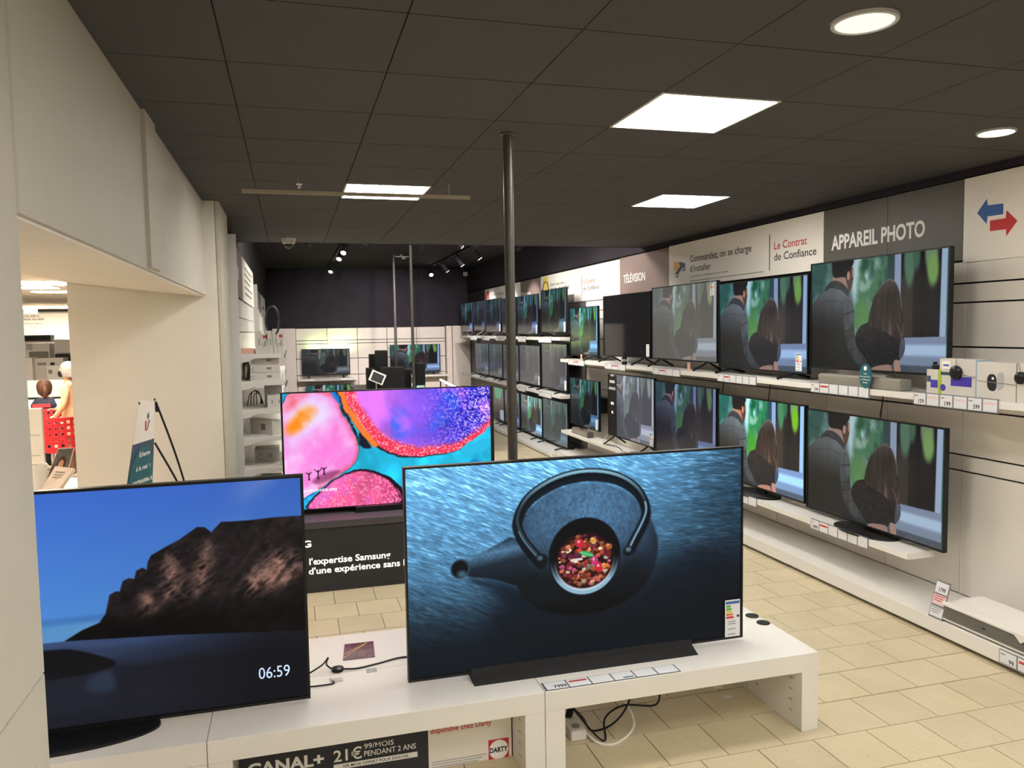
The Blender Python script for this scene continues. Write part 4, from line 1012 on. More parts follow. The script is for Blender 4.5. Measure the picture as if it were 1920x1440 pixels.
bench(-1.78, -.376, BYM+.002, BY1, 'white rear display bench behind the mountain screen')

TEA = picture_teapot(800, 450); TEA.materials.append(screen_mat('screen_teapot', gain=1.0, rough=.12, spec=.06))
MOU = picture_mountain(560, 316); MOU.materials.append(screen_mat('screen_mountain', gain=1.0, rough=.12, spec=.06))
MAR = picture_marble(480, 270); MAR.materials.append(screen_mat('screen_marble', gain=1.15, rough=.2, spec=.06))
tt = tv('big television showing a black cast-iron teapot with fruit tea', (1.308, 3.45, BZ), 1.704, .979, .026, TEA, None, rz=0, stand=None, gap=.011)
xa, xb = .745, 1.87
MB().prism([(3.362, BZ), (3.62, BZ), (3.62, BZ+.03), (3.47, BZ+.060), (3.432, BZ+.052), (3.425, BZ+.026)], lambda u, v, q: (q-1.308, u-3.45, v-BZ), xa, xb).build('base_bar', M_BLKM, tt, world=False)
energy(tt, .852-.060, .026+.012, .085, .19, -.0185)
mt = tv('big television showing a dusk mountain coast and the time 06:59', (-.832, 3.45, BZ), 1.722, .985, .018, MOU, None, rz=0, stand=None, gap=.016)
v, f = text_fn('06:59', .128, .050, lambda a, b: (.650+a, -.0115, .018+.112+b)); MB().add(v, f).build('clock_digits', mat('lit_clock_digits', 'cfe0ff', .5, var=0, emit='a9c8f5', estr=.7), mt, fix=False, world=False)
MB().lathe((-.16, -.03, 0), [(.42, 0), (.42, .010), (.40, .016), (.10, .017)], 48, 'z', 1, .36).build('base_plate', M_BLK, mt, world=False, smooth=True)
box(-.10, .10, .0, .04, .01, .2).build('neck', M_BLK, mt, world=False)
box(.50, .861-.02, .018, .06, .55, .95).build('rear_housing', M_BLK, mt, world=False)

# colourful screen on its black counter
CY0 = 6.09
t = thing('brand_counter', 'black brand counter with glowing white lettering below the colourful screen', 'counter', (.75, 6.3, 0))
box(-.47, 1.72, CY0+.02, 6.62, 0, .50).build('body', M_DKPOST, t); box(-.47, 1.72, CY0+.025, 6.62, .0, .05).build('toe_board', M_BLKM, t)
box(-.48, 1.73, CY0, 6.63, .50, .555).build('worktop', mat('graphite_laminate', '4e4a50', .45), t, bevel=.004)
def ctext(s, pl, pr, pt, bold=.015, name='glowing_letters'):
    a, b, q = on_y(*pl, CY0+.018), on_y(*pr, CY0+.018), on_y(*pt, CY0+.018)
    return text(name, s, b.x-a.x, q.z-a.z, wall_f(a.x, CY0+.0185, (a.z+b.z)/2), M_LETTER, t, bold)
k2 = lambda x, y: (500+x*.2987, 700+y*.2986)
ctext("l'expertise Samsung", k2(268, 1200), k2(778, 1160), k2(268, 1160), .02); ctext("d'une expérience sans limite", k2(265, 1262), k2(995, 1195), k2(265, 1222), .02)
a = on_y(*k2(280, 1090), CY0+.018); text('glowing_letters', 'SAMSUNG', .44, .05, wall_f(a.x-.44, CY0+.0185, a.z), M_LETTER, t, .03)
mt2 = tv('widescreen television with a bright pink and blue marbled picture', (.752, 6.36, .555), 1.688, .945, .035, MAR, None, rz=0, stand=None, gap=.008)
box(-.30, .30, -.07, .10, 0, .045).build('stand', M_BLK, mt2, world=False)
v, f = text_fn('QUANTUM HDR 4000', .30, .022, lambda a, b: (-.844+.135+a-.03, -.0112, .035+.945*.155+b)); MB().add(v, f).build('caption', M_LETTER, mt2, fix=False, world=False)
t = thing('partition', 'tall black partition behind the colourful screen', 'panel', (1.0, 6.56, .555))
box(-.10, 1.655, 6.50, 6.57, .556, 1.515).build('panel', M_BLKM, t); box(-.12, 1.66, 6.57, 6.60, .556, .60).build('foot_rail', M_BLK, t)

# ================================================================== SMALL THINGS ON THE RIGHT WALL
def strip(label, px0, px1, zt, n, texts=(), h=.075, X=SX, tilt=0.0, reds=(1,), prices=(0,)):
    """row of price cards clipped to a shelf front, between two pixel columns"""
    ref = lambda x: on_x(x, 700 if zt > 1 else 980, X-.01).y
    a, b = ref(px0), ref(px1)
    t = thing('price_strip', label, 'price tag', (X, (a+b)/2, zt-h))
    box(X-.006, X, b, a, zt-h, zt).build('holder', M_HOLD, t)
    L = (a-b)/n
    for i in range(n):
        y1 = a-L*i-.006; y0 = a-L*(i+1)+.006
        c = box(X-.008, X-.006, y0, y1, zt-h+.006, zt-.006).build('price_card', M_CARD, t)
        w = y1-y0
        if i in reds:
            box(X-.0088, X-.008, y0+.06*w, y1-.06*w, zt-h*.42, zt-h*.25).build('red_line', M_INKRED if i == 1 and len(texts) < 2 else M_CARDP, c)
        elif i in prices or i < len(texts):
            box(X-.0088, X-.008, y1-.35*w, y1-.05*w, zt-h*.32, zt-h*.24).build('print_line', M_GREY, c)
        if i < len(texts) and texts[i]:
            tw = w*.16*len(texts[i])
            text('price', texts[i], tw, h*.30, wall_r(X-.0086, y0+.12*w+tw, zt-h*.82), M_INK, c, .02)
    return t
strip('price strip under the boxed cameras reading 159, 199 and 599', 1713, 1872, ZU+.012, 6, ('159', '', '199', '', '599', ''), reds=(1, 3, 5), h=.085)
strip('price strip under the grey soundbar', 1520, 1629, ZU+.012, 6, ('749',), h=.082)
strip('price strip under the bluish television on thin feet', 1345, 1417, ZU+.010, 6, h=.08)
strip('price strip under the washed-out television', 1223, 1274, ZU+.008, 4, h=.08)
strip('price strip under the dark switched-off television', 1134, 1172, ZU+.006, 3, h=.08)
strip('price strip under the vivid teal television', 1065, 1095, ZU+.006, 3, h=.08)
strip('price strip at the end of the lower shelf', 1519, 1627, ZL+.012, 6, ('1499',), h=.085)
strip('price strip under the brightest television', 1330, 1417.5, ZL+.012, 6, h=.085)
strip('price strip under the menu television', 1165, 1225, ZL+.010, 4, h=.08)
FS = 'small price tags on the highest far shelf'
for a, b, lb in ((883, 895, 'small price tag on the highest far shelf nearest the back wall'), (905, 918.5, 'small price tag below the dim television in front of the arch logo sign'), (930, 946.5, 'small price tag on the highest far shelf just left of the pole'), (971.7, 986, 'small price tag below the blue far television beside the pole'), (1010, 1034, 'small price tag below the teal far television at the gap')):
    o = strip(lb, a, b, ZF1-.005, 2, h=.085, reds=()); o['group'] = FS
for a, b, lb in ((975, 988, 'small price tag on the middle far shelf beside the pole'), (1013, 1036, 'small price tag on the middle far shelf near its end')):
    o = strip(lb, a, b, ZF2-.002, 2, h=.08, reds=()); o['group'] = 'small price tags on the middle far shelf'
strip('price strip on the plinth reading 99 next to the projector', 1879, 1990, .118, 3, ('99',), h=.082, X=3.88)

# soundbar with teal tag
a, b = on_z(1538, 708, ZU), on_z(1712, 727, ZU)
t = thing('soundbar', 'grey fabric soundbar lying in front of the upper television', 'soundbar', (4.0, 4.85, ZU))
MB().prism([(3.972, ZU+.002), (4.062, ZU+.002), (4.066, ZU+.078), (3.985, ZU+.083), (3.968, ZU+.07)], lambda u, v, q: (u, q, v), 4.40, 5.26).build('body', M_TAUPE, t, bevel=.006)
for y in (4.399, 5.258): box(3.975, 4.062, y, y+.003, ZU+.004, ZU+.076).build('end_cap', M_GREY, t)
c = on_x(1622, 705, SX-.016)
t = thing('shelf_tag', 'dark teal oval tag with white print on the soundbar shelf', 'tag', (SX-.01, c.y, ZU-.03))
MB().lathe((SX-.014, c.y, c.z), [(.088, 0), (.088, .004)], 32, 'x', .72, 1.0).build('card', M_TEAL, t)
MB().lathe((SX-.0155, c.y, c.z+.055), [(.016, 0), (.016, .001)], 16, 'x').build('emblem', M_INKW, t)
for i, s in enumerate(('Taxe', 'Éco-gestes Service', 'sur demande', 'ici')):
    w = (.035, .10, .09, .045)[i]; text('print', s, w, .010, wall_r(SX-.0152, c.y+w/2, c.z+.012-.021*i), M_INKW, t, .02)
# boxed cameras and their security pucks
def puck(t, c, r=.032):
    MB().lathe(c, [(r*.9, 0), (r, -.006), (r, -.022), (r*.8, -.03), (r*.3, -.033)], 24, 'x').build('security_puck', M_BLK, t, smooth=True)
ax = SX+.03
def carton(label, pxl, pxr, ztop, depth, m, name='product_box'):
    ya, yb = on_x(pxl, 720, ax).y, on_x(pxr, 720, ax).y
    t = thing(name, label, 'box', (ax+depth/2, (ya+yb)/2, ZU)); box(ax, ax+depth, yb, ya, ZU, ztop).build('carton', m, t, bevel=.002); return t, ya, yb
ax = SX+.035
zt = on_x(1740, 692, ax).z
t, ya, yb = carton('small white box with purple camera print and lime side on upper shelf', 1737, 1759, zt, .06, M_BOX)
box(ax-.001, ax+.06, yb-.028, yb-.0005, ZU, zt+.001).build('lime_side', M_LIME, t); box(ax-.0012, ax, yb+.004, yb+.06, ZU+.045, ZU+.095).build('camera_print', M_PURPLE, t)
box(ax-.0012, ax, ya-.035, ya-.004, ZU+.08, ZU+.12).build('logo_patch', M_TEALD, t)
box(ax+.005, ax+.055, yb-.01, yb+.06, zt, zt+.032).build('security_block', M_BLK, t, bevel=.004); box(ax+.015, ax+.035, yb+.045, yb+.06, zt+.032, zt+.048).build('block_latch', M_BLK, t)
zt = on_x(1765, 672, ax).z
t, ya, yb = carton('tall white box with a purple light bar print on the upper shelf', 1761, 1829, zt, .09, M_BOX)
box(ax-.0012, ax, yb+.028, yb+.185, ZU+.065, ZU+.125).build('light_bar_print', M_PURPLE, t); box(ax-.0012, ax, ya-.09, ya-.012, zt-.105, zt-.085).build('blue_band', M_TEALD, t)
box(ax-.0012, ax, ya-.085, ya-.02, zt-.065, zt-.015).build('brand_patch', M_INKW, t); box(ax-.0014, ax-.0012, ya-.075, ya-.03, zt-.048, zt-.036).build('brand_line', M_INKBLUE, t)
MB().lathe((ax-.0012, ya-.03, ZU+.05), [(.022, 0), (.022, .001)], 16, 'x').build('badge', M_PURPLE, t)
box(ax, ax+.09, yb-.022, yb-.0005, ZU, zt-.004).build('steel_blue_side', M_STEELB, t)
puck(t, (ax, yb+.135, ZU+.150), .043)
MB().tube([(ax-.008, yb+.14, zt), (ax-.01, yb+.138, ZU+.19)], .0022, 6, 1).build('security_wire', M_GREY, t); MB().tube([(ax-.008, yb+.14, ZU+.15), (ax-.012, yb+.05, ZU+.135), (ax-.008, yb-.01, ZU+.13)], .0022, 6).build('security_wire', M_GREY, t)
zt = on_x(1832, 678, ax).z
ax = SX+.02
t, ya, yb = carton('white box printed with a dark security camera on the upper shelf', 1831, 1905, zt, .15, M_BOX)
MB().prism([(u, v) for u, v in smooth_loop([(ya-.075, ZU+.06), (ya-.075, ZU+.155), (ya-.14, ZU+.155), (ya-.14, ZU+.05)], 2)], lambda u, v, q: (q, u, v), ax-.0018, ax).build('camera_print', M_DKG, t)
MB().prism([(u, v) for u, v in smooth_loop([(ya-.14, ZU+.055), (ya-.14, ZU+.165), (ya-.19, ZU+.17), (ya-.19, ZU+.075)], 2)], lambda u, v, q: (q, u, v), ax-.0012, ax).build('camera_side_print', M_LGREY, t)
MB().lathe((ax-.0018, ya-.115, ZU+.13), [(.008, 0), (.008, -.0008)], 12, 'x').build('lens_print', M_INKW, t)
MB().tube([(ax-.003, ya-.005, ZU+.11), (ax-.004, ya-.15, ZU+.105), (ax-.003, yb+.0, ZU+.10)], .002, 6).build('security_wire', M_GREY, t)
t = thing('product_box', 'white carton at the shelf end with a black security puck', 'box', (SX+.1, 3.45, ZU))
zc = on_x(1900, 680, SX+.02).z
box(SX+.02, SX+.20, 3.20, yb-.006, ZU, zc).build('carton', M_BOX, t, bevel=.002); puck(t, (SX+.02, on_x(1912, 709, SX).y, on_x(1912, 709, SX).z), .035)
MB().tube([(SX+.012, 3.50, zc), (SX+.008, 3.47, ZU+.13)], .0022, 6, 1).build('security_wire', M_GREY, t)
# small dark tag device and cards on the shelf near the dark set
c = on_x(1168, 672, SX+.02)
t = thing('display_spray', 'small dark glossy bottle-shaped device on the upper shelf', 'device', (SX+.04, c.y, ZU))
MB().lathe((SX+.04, c.y, ZU), [(.03, 0), (.036, .03), (.034, .08), (.02, .13), (.014, .16), (.004, .165)], 20).build('body', M_BLK, t, smooth=True); MB().lathe((SX+.04, c.y, ZU), [(.0365, .04), (.0365, .07)], 20).build('band', M_LGREY, t)
c = on_x(1093, 667, SX+.06)
for px, lab in ((1090, 'small beige card standing under the vivid teal television'), (1291, 'small beige card standing under the washed-out television')):
    c = on_x(px, 685, SX+.08); tt_ = thing('shelf_card', lab, 'card', (SX+.08, c.y, ZU)); box(SX+.08, SX+.084, c.y-.03, c.y+.03, ZU, ZU+.085).build('card', M_PINK, tt_); box(SX+.078, SX+.11, c.y-.03, c.y+.03, ZU, ZU+.004).build('card_foot', M_PINK, tt_)
# things on the lower shelf
t = thing('speaker', 'boxy brown speaker on the lower shelf in front of the small teal television', 'speaker', (SX+.1, 10.6, ZL))
box(SX+.03, SX+.12, 10.30, 10.95, ZL, ZL+.085).build('cabinet', mat('taupe_cloth', '6f645f', .8, var=.08, scale=90), t, bevel=.006); box(SX+.028, SX+.03, 10.33, 10.92, ZL+.01, ZL+.075).build('grille', M_TAUPE, t)
MB().tube([(SX+.06, 10.55, ZL+.088), (SX+.05, 10.62, ZL+.098), (SX+.07, 10.70, ZL+.088)], .008, 6).build('remote_clip', M_BLK, t)
t = thing('media_player', 'flat black media player on the lower shelf below the menu television', 'device', (SX+.1, 8.9, ZL))
box(SX+.012, SX+.10, 8.50, 8.80, ZL+.001, ZL+.032).build('case', M_BLK, t, bevel=.004); box(SX+.0105, SX+.012, 8.54, 8.76, ZL+.010, ZL+.024).build('front_window', M_DKG, t)
tag(MB().tube([(SX+.03, 9.62, ZL+.006), (SX+.08, 9.4, ZL+.007), (SX+.05, 9.2, ZL+.006), (SX+.02, 9.10, ZL+.007)], .006).build('cable', M_BLK), 'loose black lead on the lower shelf', 'cable')
tag(MB().tube([(XW-.02, 9.95, ZL+.45), (SX+.25, 9.93, ZL+.2), (SX+.1, 9.88, ZL+.01), (SX+.06, 9.75, ZL+.006), (SX+.1, 9.65, ZL+.006)], .006).build('cable', M_LGREY), 'pale lead drooping onto the lower shelf beside the menu television', 'cable')
# thin cables down the wall between the shelves
for px, lab in ((1656, 'thin black cable on the wall below the soundbar'), (1444, 'thin black cable on the wall above the brightest television'), (1357, 'thin black cable on the wall beside the dim blue television'), (1078, 'thin black cable on the wall above the small dim television')):
    a = on_x(px, 740 if px > 1100 else 690, XW-.01); z1 = ZU-.05
    tag(MB().tube([(XW-.008, a.y, z1), (XW-.008, a.y+.01, z1-.1), (XW-.008, a.y+.03, z1-.2), (XW-.008, a.y+.025, 1.22)], .004).build('cable', M_BLK), lab, 'cable')

# projector and its label stand on the plinth
PZ = .122
t = thing('projector', 'white ultra short throw projector with dark louvres on the plinth', 'projector', (4.0, 3.68, PZ))
loop = [(3.905, 3.945), (4.20, 3.945), (4.20, 3.36), (3.89, 3.36)]
def rr(x0, x1, y0, y1, r, n=5):
    P = []
    for cx, cy, a0 in ((x1-r, y1-r, 0), (x0+r, y1-r, 90), (x0+r, y0+r, 180), (x1-r, y0+r, 270)):
        for i in range(n+1):
            q = math.radians(a0+90*i/n); P.append((cx+r*math.cos(q), cy+r*math.sin(q)))
    return P
up = lambda u, v, q: (u, v, q)
MB().prism(rr(3.885, 4.21, 3.30, 3.93, .03), up, PZ+.016, PZ+.024).build('base_tray', M_WHITE2, t)
MB().prism(rr(3.895, 4.20, 3.31, 3.92, .03), up, PZ+.024, PZ+.105).build('core', M_BLKM, t)
for i in range(9): MB().prism(rr(3.888, 4.207, 3.303, 3.927, .03), up, PZ+.028+.0086*i, PZ+.0325+.0086*i).build('louvre', M_GREY, t)
MB().prism(rr(3.882, 4.213, 3.297, 3.933, .035), up, PZ+.105, PZ+.122).build('lid', M_WHITE2, t, bevel=.004)
MB().prism([(3.42, PZ+.122), (3.36, PZ+.072), (3.30, PZ+.122)], lambda u, v, q: (q, u, v), 3.880, 3.884).build('corner_flap', M_WHITE2, t)
box(3.884, 3.888, 3.60, 3.62, PZ+.06, PZ+.068).build('sensor', M_BLK, t)
for x, y in ((3.93, 3.36), (3.93, 3.88), (4.16, 3.36), (4.16, 3.88)): MB().cyl((x, y, PZ), (x, y, PZ+.016), .014, n=12).build('rubber_foot', M_BLK, t)
text('name_print', 'projection', .10, .012, lambda a, b: (3.95+b, 3.72-a, PZ+.1225), M_LGREY, t)
c = on_z(1748, 1160, PZ)
t = thing('price_stand', 'grey label stand with the price 1799 on the plinth beside the projector', 'price tag', (c.x+.0, c.y, PZ))
k = lambda a, b: (c.x+.02+b*.28, c.y+.055-a, PZ+b)
MB().add([k(0, 0), k(.11, 0), k(.11, .23), k(0, .23), tuple(Vector(k(0, 0))+Vector((.004, 0, 0))), tuple(Vector(k(.11, 0))+Vector((.004, 0, 0))), tuple(Vector(k(.11, .23))+Vector((.004, 0, 0))), tuple(Vector(k(0, .23))+Vector((.004, 0, 0)))], [(0, 1, 2, 3), (7, 6, 5, 4), (0, 4, 5, 1), (1, 5, 6, 2), (2, 6, 7, 3), (3, 7, 4, 0)]).build('back_plate', M_HOLD, t)
box(c.x+.02, c.x+.09, c.y-.055, c.y+.055, PZ, PZ+.004).build('foot', M_HOLD, t)
for z0, z1, m in ((.155, .222, M_CARD), (.085, .145, M_CARDP), (.012, .072, M_CARD)):
    e = lambda a, b: tuple(Vector(k(a, b))+Vector((-.0012, 0, 0)))
    cd = MB().add([e(.006, z0), e(.104, z0), e(.104, z1), e(.006, z1)], [(0, 1, 2, 3)]).build('card', m, t)
    if z0 > .15:
        v, f = text_fn('1799', .052, .024, lambda a, b: tuple(Vector(k(.035+a, z0+.012+b))+Vector((-.002, 0, 0))), .02); MB().add(v, f).build('price', M_INK, cd, fix=False)
    for i in range(3):
        zz = z0+.05-.014*i if z0 < .15 else None
        if zz: MB().add([tuple(Vector(k(a, b))+Vector((-.002, 0, 0))) for a, b in ((.014, zz), (.095-.01*i, zz), (.095-.01*i, zz+.005), (.014, zz+.005))], [(0, 1, 2, 3)]).build('print_line', M_INKRED if m is M_CARDP else M_GREY, cd)

# ================================================================== SMALL THINGS ON AND UNDER THE BENCH
a, b = on_z(1016, 1290, BZ), on_z(1268, 1253, BZ)
t = thing('price_strip', 'price strip lying on the bench reading 7999', 'price tag', (1.4, 3.25, BZ))
xs = np.linspace(a.x+.012, b.x, 7); y0, y1 = 3.222, 3.292
box(xs[0]-.004, xs[-1]+.004, y0-.004, y1+.004, BZ+.0003, BZ+.003).build('holder', mat('slate_label_holder', '5b646c', .4), t)
for i in range(6):
    cd = box(xs[i]+.004, xs[i+1]-.004, y0, y1, BZ+.003, BZ+.004).build('price_card', M_CARD, t)
    if i == 0: text('price', '7999', .062, .024, flat(xs[0]+.04, y0+.010, BZ+.0045), M_INK, cd, .03)
    if i == 1: box(xs[1]+.012, xs[2]-.012, y0+.042, y0+.056, BZ+.004, BZ+.0045).build('red_line', M_INKRED, cd)
    if i == 3: box(xs[4]-.062, xs[4]-.010, y0+.008, y0+.018, BZ+.004, BZ+.0045).build('teal_line', M_TEAL, cd)
t = thing('flyer', 'dark glossy flyer lying on the rear bench between the screens', 'flyer', (.28, 3.93, BZ))
P = [on_z(*q, BZ+.003) for q in ((643, 1238), (703, 1231), (700, 1202), (646, 1208))]
MB().prism([(p.x, p.y) for p in P], up, BZ+.0003, BZ+.003).build('sheet', mat('dark_brown_print', '4a372f', .18, var=.5, scale=14), t)
q0, q1 = P[0].lerp(P[3], .15), P[1].lerp(P[2], .98)
for o_, w_ in ((.0, .006), (.035, .003)): MB().prism([(q0.x-.0, q0.y+o_), (q0.x+.008, q0.y+o_), (q1.x-.03, q1.y-.004), (q1.x-.04+w_, q1.y-.004)], up, BZ+.003, BZ+.0034).build('bright_streak', mat('gold_print', 'c9a070', .3), t)
for px, lab in (((1410, 1155), 'round black cable disc on the bench farther from the front edge'), ((1431, 1168), 'round black cable disc on the bench nearer the front edge')):
    c = on_z(*px, BZ); t = thing('cable_disc', lab, 'disc', (c.x, c.y, BZ)); MB().lathe((c.x, c.y, BZ), [(.036, 0.0003), (.036, .003), (.033, .0045)], 28).build('cap', M_BLKM, t, smooth=True); MB().lathe((c.x, c.y, BZ), [(.02, .0046), (.02, .0052)], 20).build('insert', M_DKG, t)
c = on_z(633, 1258, BZ)
t = thing('cable_puck', 'black round puck on the bench with a lead', 'cable', (c.x, c.y, BZ))
MB().lathe((c.x, c.y, BZ), [(.026, .0), (.03, .006), (.028, .016), (.015, .021)], 24).build('puck', M_BLK, t, smooth=True)
MB().tube([(c.x+.02, c.y, BZ+.008), (c.x+.09, c.y-.01, BZ+.005), (c.x+.2, c.y+.02, BZ+.004), (c.x+.3, c.y+.05, BZ+.005), (c.x+.42, c.y+.04, BZ+.004)], .004).build('lead', M_BLK, t)
MB().tube([(c.x-.02, c.y, BZ+.008), (c.x-.05, c.y+.02, BZ+.03), (c.x-.04, c.y+.05, BZ+.05), (c.x-.07, c.y+.02, BZ+.03), (c.x-.14, c.y-.02, BZ+.01)], .004).build('lead', M_BLK, t)
c = on_z(625, 1277, BZ)
t = thing('power_adapter', 'white power adapter with a looped black lead on the bench', 'adapter', (c.x, c.y, BZ))
box(c.x-.015, c.x+.045, c.y-.015, c.y+.015, BZ+.0003, BZ+.022).build('case', M_WHITE2, t, bevel=.004); MB().tube([(c.x-.015, c.y, BZ+.01), (c.x-.0, c.y-.035, BZ+.005), (c.x-.08, c.y-.04, BZ+.005), (c.x-.14, c.y-.03, BZ+.005)], .0035).build('lead', M_BLK, t)
c = on_z(700, 1256, BZ)
for i in range(4):
    x, y = c.x-.022+.026*(i % 2), c.y-.016+.024*(i//2)
    t = thing('hook_pad', 'small grey adhesive square of four on the bench', 'pad', (x, y, BZ), 'grey adhesive squares on the bench'); box(x-.011, x+.011, y-.009, y+.009, BZ+.0003, BZ+.002).build('pad', M_GREY, t); box(x-.009, x+.009, y-.007, y+.007, BZ+.002, BZ+.0024).build('face', M_LGREY, t)
# poster box under the bench
YP = 3.43
t = thing('promo_panel', 'charcoal and white CANAL+ offer panel standing under the bench', 'poster', (.3, YP, 0))
xl, xm, xr = on_y(440, 1430, YP).x-.02, on_y(803, 1390, YP).x, on_y(959, 1380, YP).x
ztp = .298
box(-.275, xm, YP, YP+.012, 0, ztp).build('charcoal_panel', M_DKPOST, t); box(xm, xr, YP, YP+.012, 0, ztp).build('white_panel', M_SIGNW, t); box(xr, xr+.008, YP-.002, YP+.014, 0, ztp).build('edge_rail', M_BLKM, t)
kp = lambda x, y: (400+x*.3125, 1320+y*.3125)
def ptext(s, pl, pr, pt, m, bold=.0, name='lettering'):
    a, b, q = on_y(*kp(*pl), YP), on_y(*kp(*pr), YP), on_y(*kp(*pt), YP)
    return text(name, s, b.x-a.x, q.z-a.z, wall_f(a.x, YP-.001, (a.z+b.z)/2), m, t, bold)
ptext('CANAL+', (205, 432), (665, 362), (205, 362), M_INKW, .035)
ptext('21€', (722, 350), (893, 322), (722, 282), M_INKW, .015); ptext('99/MOIS', (905, 268), (1083, 242), (905, 238), M_INKW, .01); ptext('PENDANT 2 ANS', (905, 317), (1215, 262), (905, 285), M_INKW, .01)
a, b = on_y(*kp(722, 384), YP), on_y(*kp(1225, 292), YP); z_ = (a.z+b.z)/2-.002
box(a.x, b.x, YP-.0012, YP, z_-.012, z_+.012).build('offer_band', M_INKW, t); text('offer_text', '1ER MOIS OFFERT POUR ESSAYER', (b.x-a.x)*.78, .013, wall_f(a.x+(b.x-a.x)*.11, YP-.0018, z_-.0065), M_INK, t, .01)
ptext('disponible chez Darty', (1302, 180), (1668, 122), (1302, 148), M_INKRED, .015, 'red_lettering')
a, b = on_y(*kp(1652, 342), YP), on_y(*kp(1772, 200), YP)
lw = b.x-a.x; lx, lz = a.x, (on_y(*kp(1652, 342), YP).z+on_y(*kp(1772, 325), YP).z)/2
box(lx, lx+lw, YP-.0012, YP, lz, lz+lw*1.02).build('logo_square', M_INKRED, t); MB().lathe((lx+lw/2, YP-.0012, lz+lw*.51), [(lw*.47, 0), (lw*.47, -.0006)], 36, 'y').build('logo_disc', M_INKW, t)
text('logo_name', 'DARTY', lw*.9, lw*.24, wall_f(lx+lw*.05, YP-.0022, lz+lw*.39), M_INK, t, .04)
a, b = on_y(*kp(1310, 352), YP), on_y(*kp(1640, 305), YP)
for i in range(3): box(a.x, b.x-.02*i, YP-.001, YP, (a.z+b.z)/2-.012*i, (a.z+b.z)/2-.012*i+.005).build('fine_print', M_LGREY, t)
# power strip and leads under the right bench
t = thing('power_strip', 'white power strip with black and white leads under the bench', 'power strip', (1.25, 3.75, 0))
box(1.24, 1.32, 3.46, 3.80, 0, .05).build('strip', M_WHITE2, t, bevel=.006)
for y in (3.51, 3.61, 3.72): MB().cyl((1.28, y, .05), (1.28, y, .053), .02, n=16).build('socket', M_GREY, t)
MB().cyl((1.28, 3.61, .05), (1.29, 3.59, .11), .018, n=12).build('plug', M_BLK, t)
MB().tube([(1.32, 3.48, .03), (1.36, 3.40, .007), (1.45, 3.38, .006), (1.58, 3.48, .03), (1.55, 3.6, .12), (1.40, 3.66, .14)], .006).build('white_lead', M_WHITE2, t, smooth=True)
MB().tube([(1.29, 3.59, .11), (1.33, 3.54, .07), (1.36, 3.50, .02), (1.46, 3.5, .03), (1.55, 3.52, .09), (1.62, 3.56, .2), (1.66, 3.6, .299)], .005).build('black_lead', M_BLK, t, smooth=True)
MB().tube([(1.29, 3.59, .11), (1.34, 3.42, .05), (1.40, 3.42, .006), (1.44, 3.52, .06), (1.56, 3.56, .09), (1.72, 3.52, .09), (1.74, 3.54, .2), (1.72, 3.56, .299)], .005).build('black_lead', M_BLK, t, smooth=True)
tag(MB().tube([(1.86, 3.6, .299), (1.90, 3.58, .262), (1.96, 3.57, .262), (2.03, 3.6, .299)], .005).build('cable', M_BLK), 'black lead looping below the bench top', 'cable')
for px, lab in (((1363, 1307), 'small white paper scrap on the floor under the bench'), ((1346, 1290), 'tiny white paper scrap on the floor farther under the bench')):
    c = on_z(*px, 0); tag(MB().prism([(c.x-.03, c.y), (c.x+.0, c.y+.025), (c.x+.035, c.y+.0), (c.x+.01, c.y-.015)], up, .0004, .0012).build('paper_scrap', M_CARD), lab, 'paper')

# ================================================================== LEFT SHELVING BEHIND THE PIER
XB = -.47
t = thing('shelving_unit', 'white wall shelving with boxes behind the white pier', 'shelving', (-.3, 9.3, 0))
box(-.534, -.445, 7.46, 7.52, 0, 2.885).build('side_panel', M_WHITE, t)
for z0, z1 in zip([.0, .45, 1.10, 1.80, 2.02, 2.16], [.44, 1.09, 1.79, 2.01, 2.15, 2.33]): box(-.534, XB, 7.53, 11.1, z0, z1).build('back_board', M_GREYPANEL, t)
ZSH = [1.812, 1.556, 1.292, 1.034, .735, .45]
for z in ZSH:
    box(XB+.001, -.09, 7.66, 11.0, z-.045, z).build('shelf', M_WHITE, t, bevel=.003)
    MB().prism([(XB+.001, z-.045), (-.32, z-.045), (-.40, z-.075), (XB+.001, z-.085)], lambda u, v, q: (u, q, v), 7.66, 7.68).build('bracket', M_WHITE, t)
box(-.46, -.09, 7.66, 11.0, 0, .12).build('base', M_WHITE, t)
t = thing('wall_sign', 'dark brown board above the shelving by the pier', 'sign', (XB, 8.0, 2.34)); box(XB-.004, XB+.010, 7.60, 8.55, 2.345, 2.80).build('board', M_SIGNB, t); box(XB+.010, XB+.014, 7.66, 7.9, 2.5, 2.62).build('paper_notice', M_CARD, t)
t = thing('wall_sign', 'white board with grey print above the left shelving', 'sign', (XB, 9.8, 2.34)); box(XB-.004, XB+.010, 8.56, 11.08, 2.345, 2.80).build('board', M_SIGNW, t)
for i in range(5): box(XB+.010, XB+.012, 9.0, 10.6-.2*(i % 3), 2.70-.07*i, 2.725-.07*i).build('print_line', M_GREY, t)
t = thing('shelving_unit', 'second white shelving unit farther along the left wall', 'shelving', (-.4, 13.5, 0))
box(-.534, -.44, 12.2, 12.28, 0, 2.35).build('side_panel', M_WHITE, t); box(-.534, -.45, 12.3, 16.3, 0, 2.28).build('back_board', M_GREYPANEL, t)
for z in (1.75, 1.3, .85): box(-.45, -.12, 12.3, 16.2, z-.05, z).build('shelf', M_WHITE, t)
t = thing('wall_sign', 'narrow pale upright board above the second left shelving', 'sign', (-.45, 12.2, 2.36)); box(-.534, -.455, 12.2, 12.26, 2.352, 2.72).build('board', M_WHITE, t); box(-.534, -.47, 12.3, 14.0, 2.352, 2.66).build('dark_board', M_SIGNG, t)
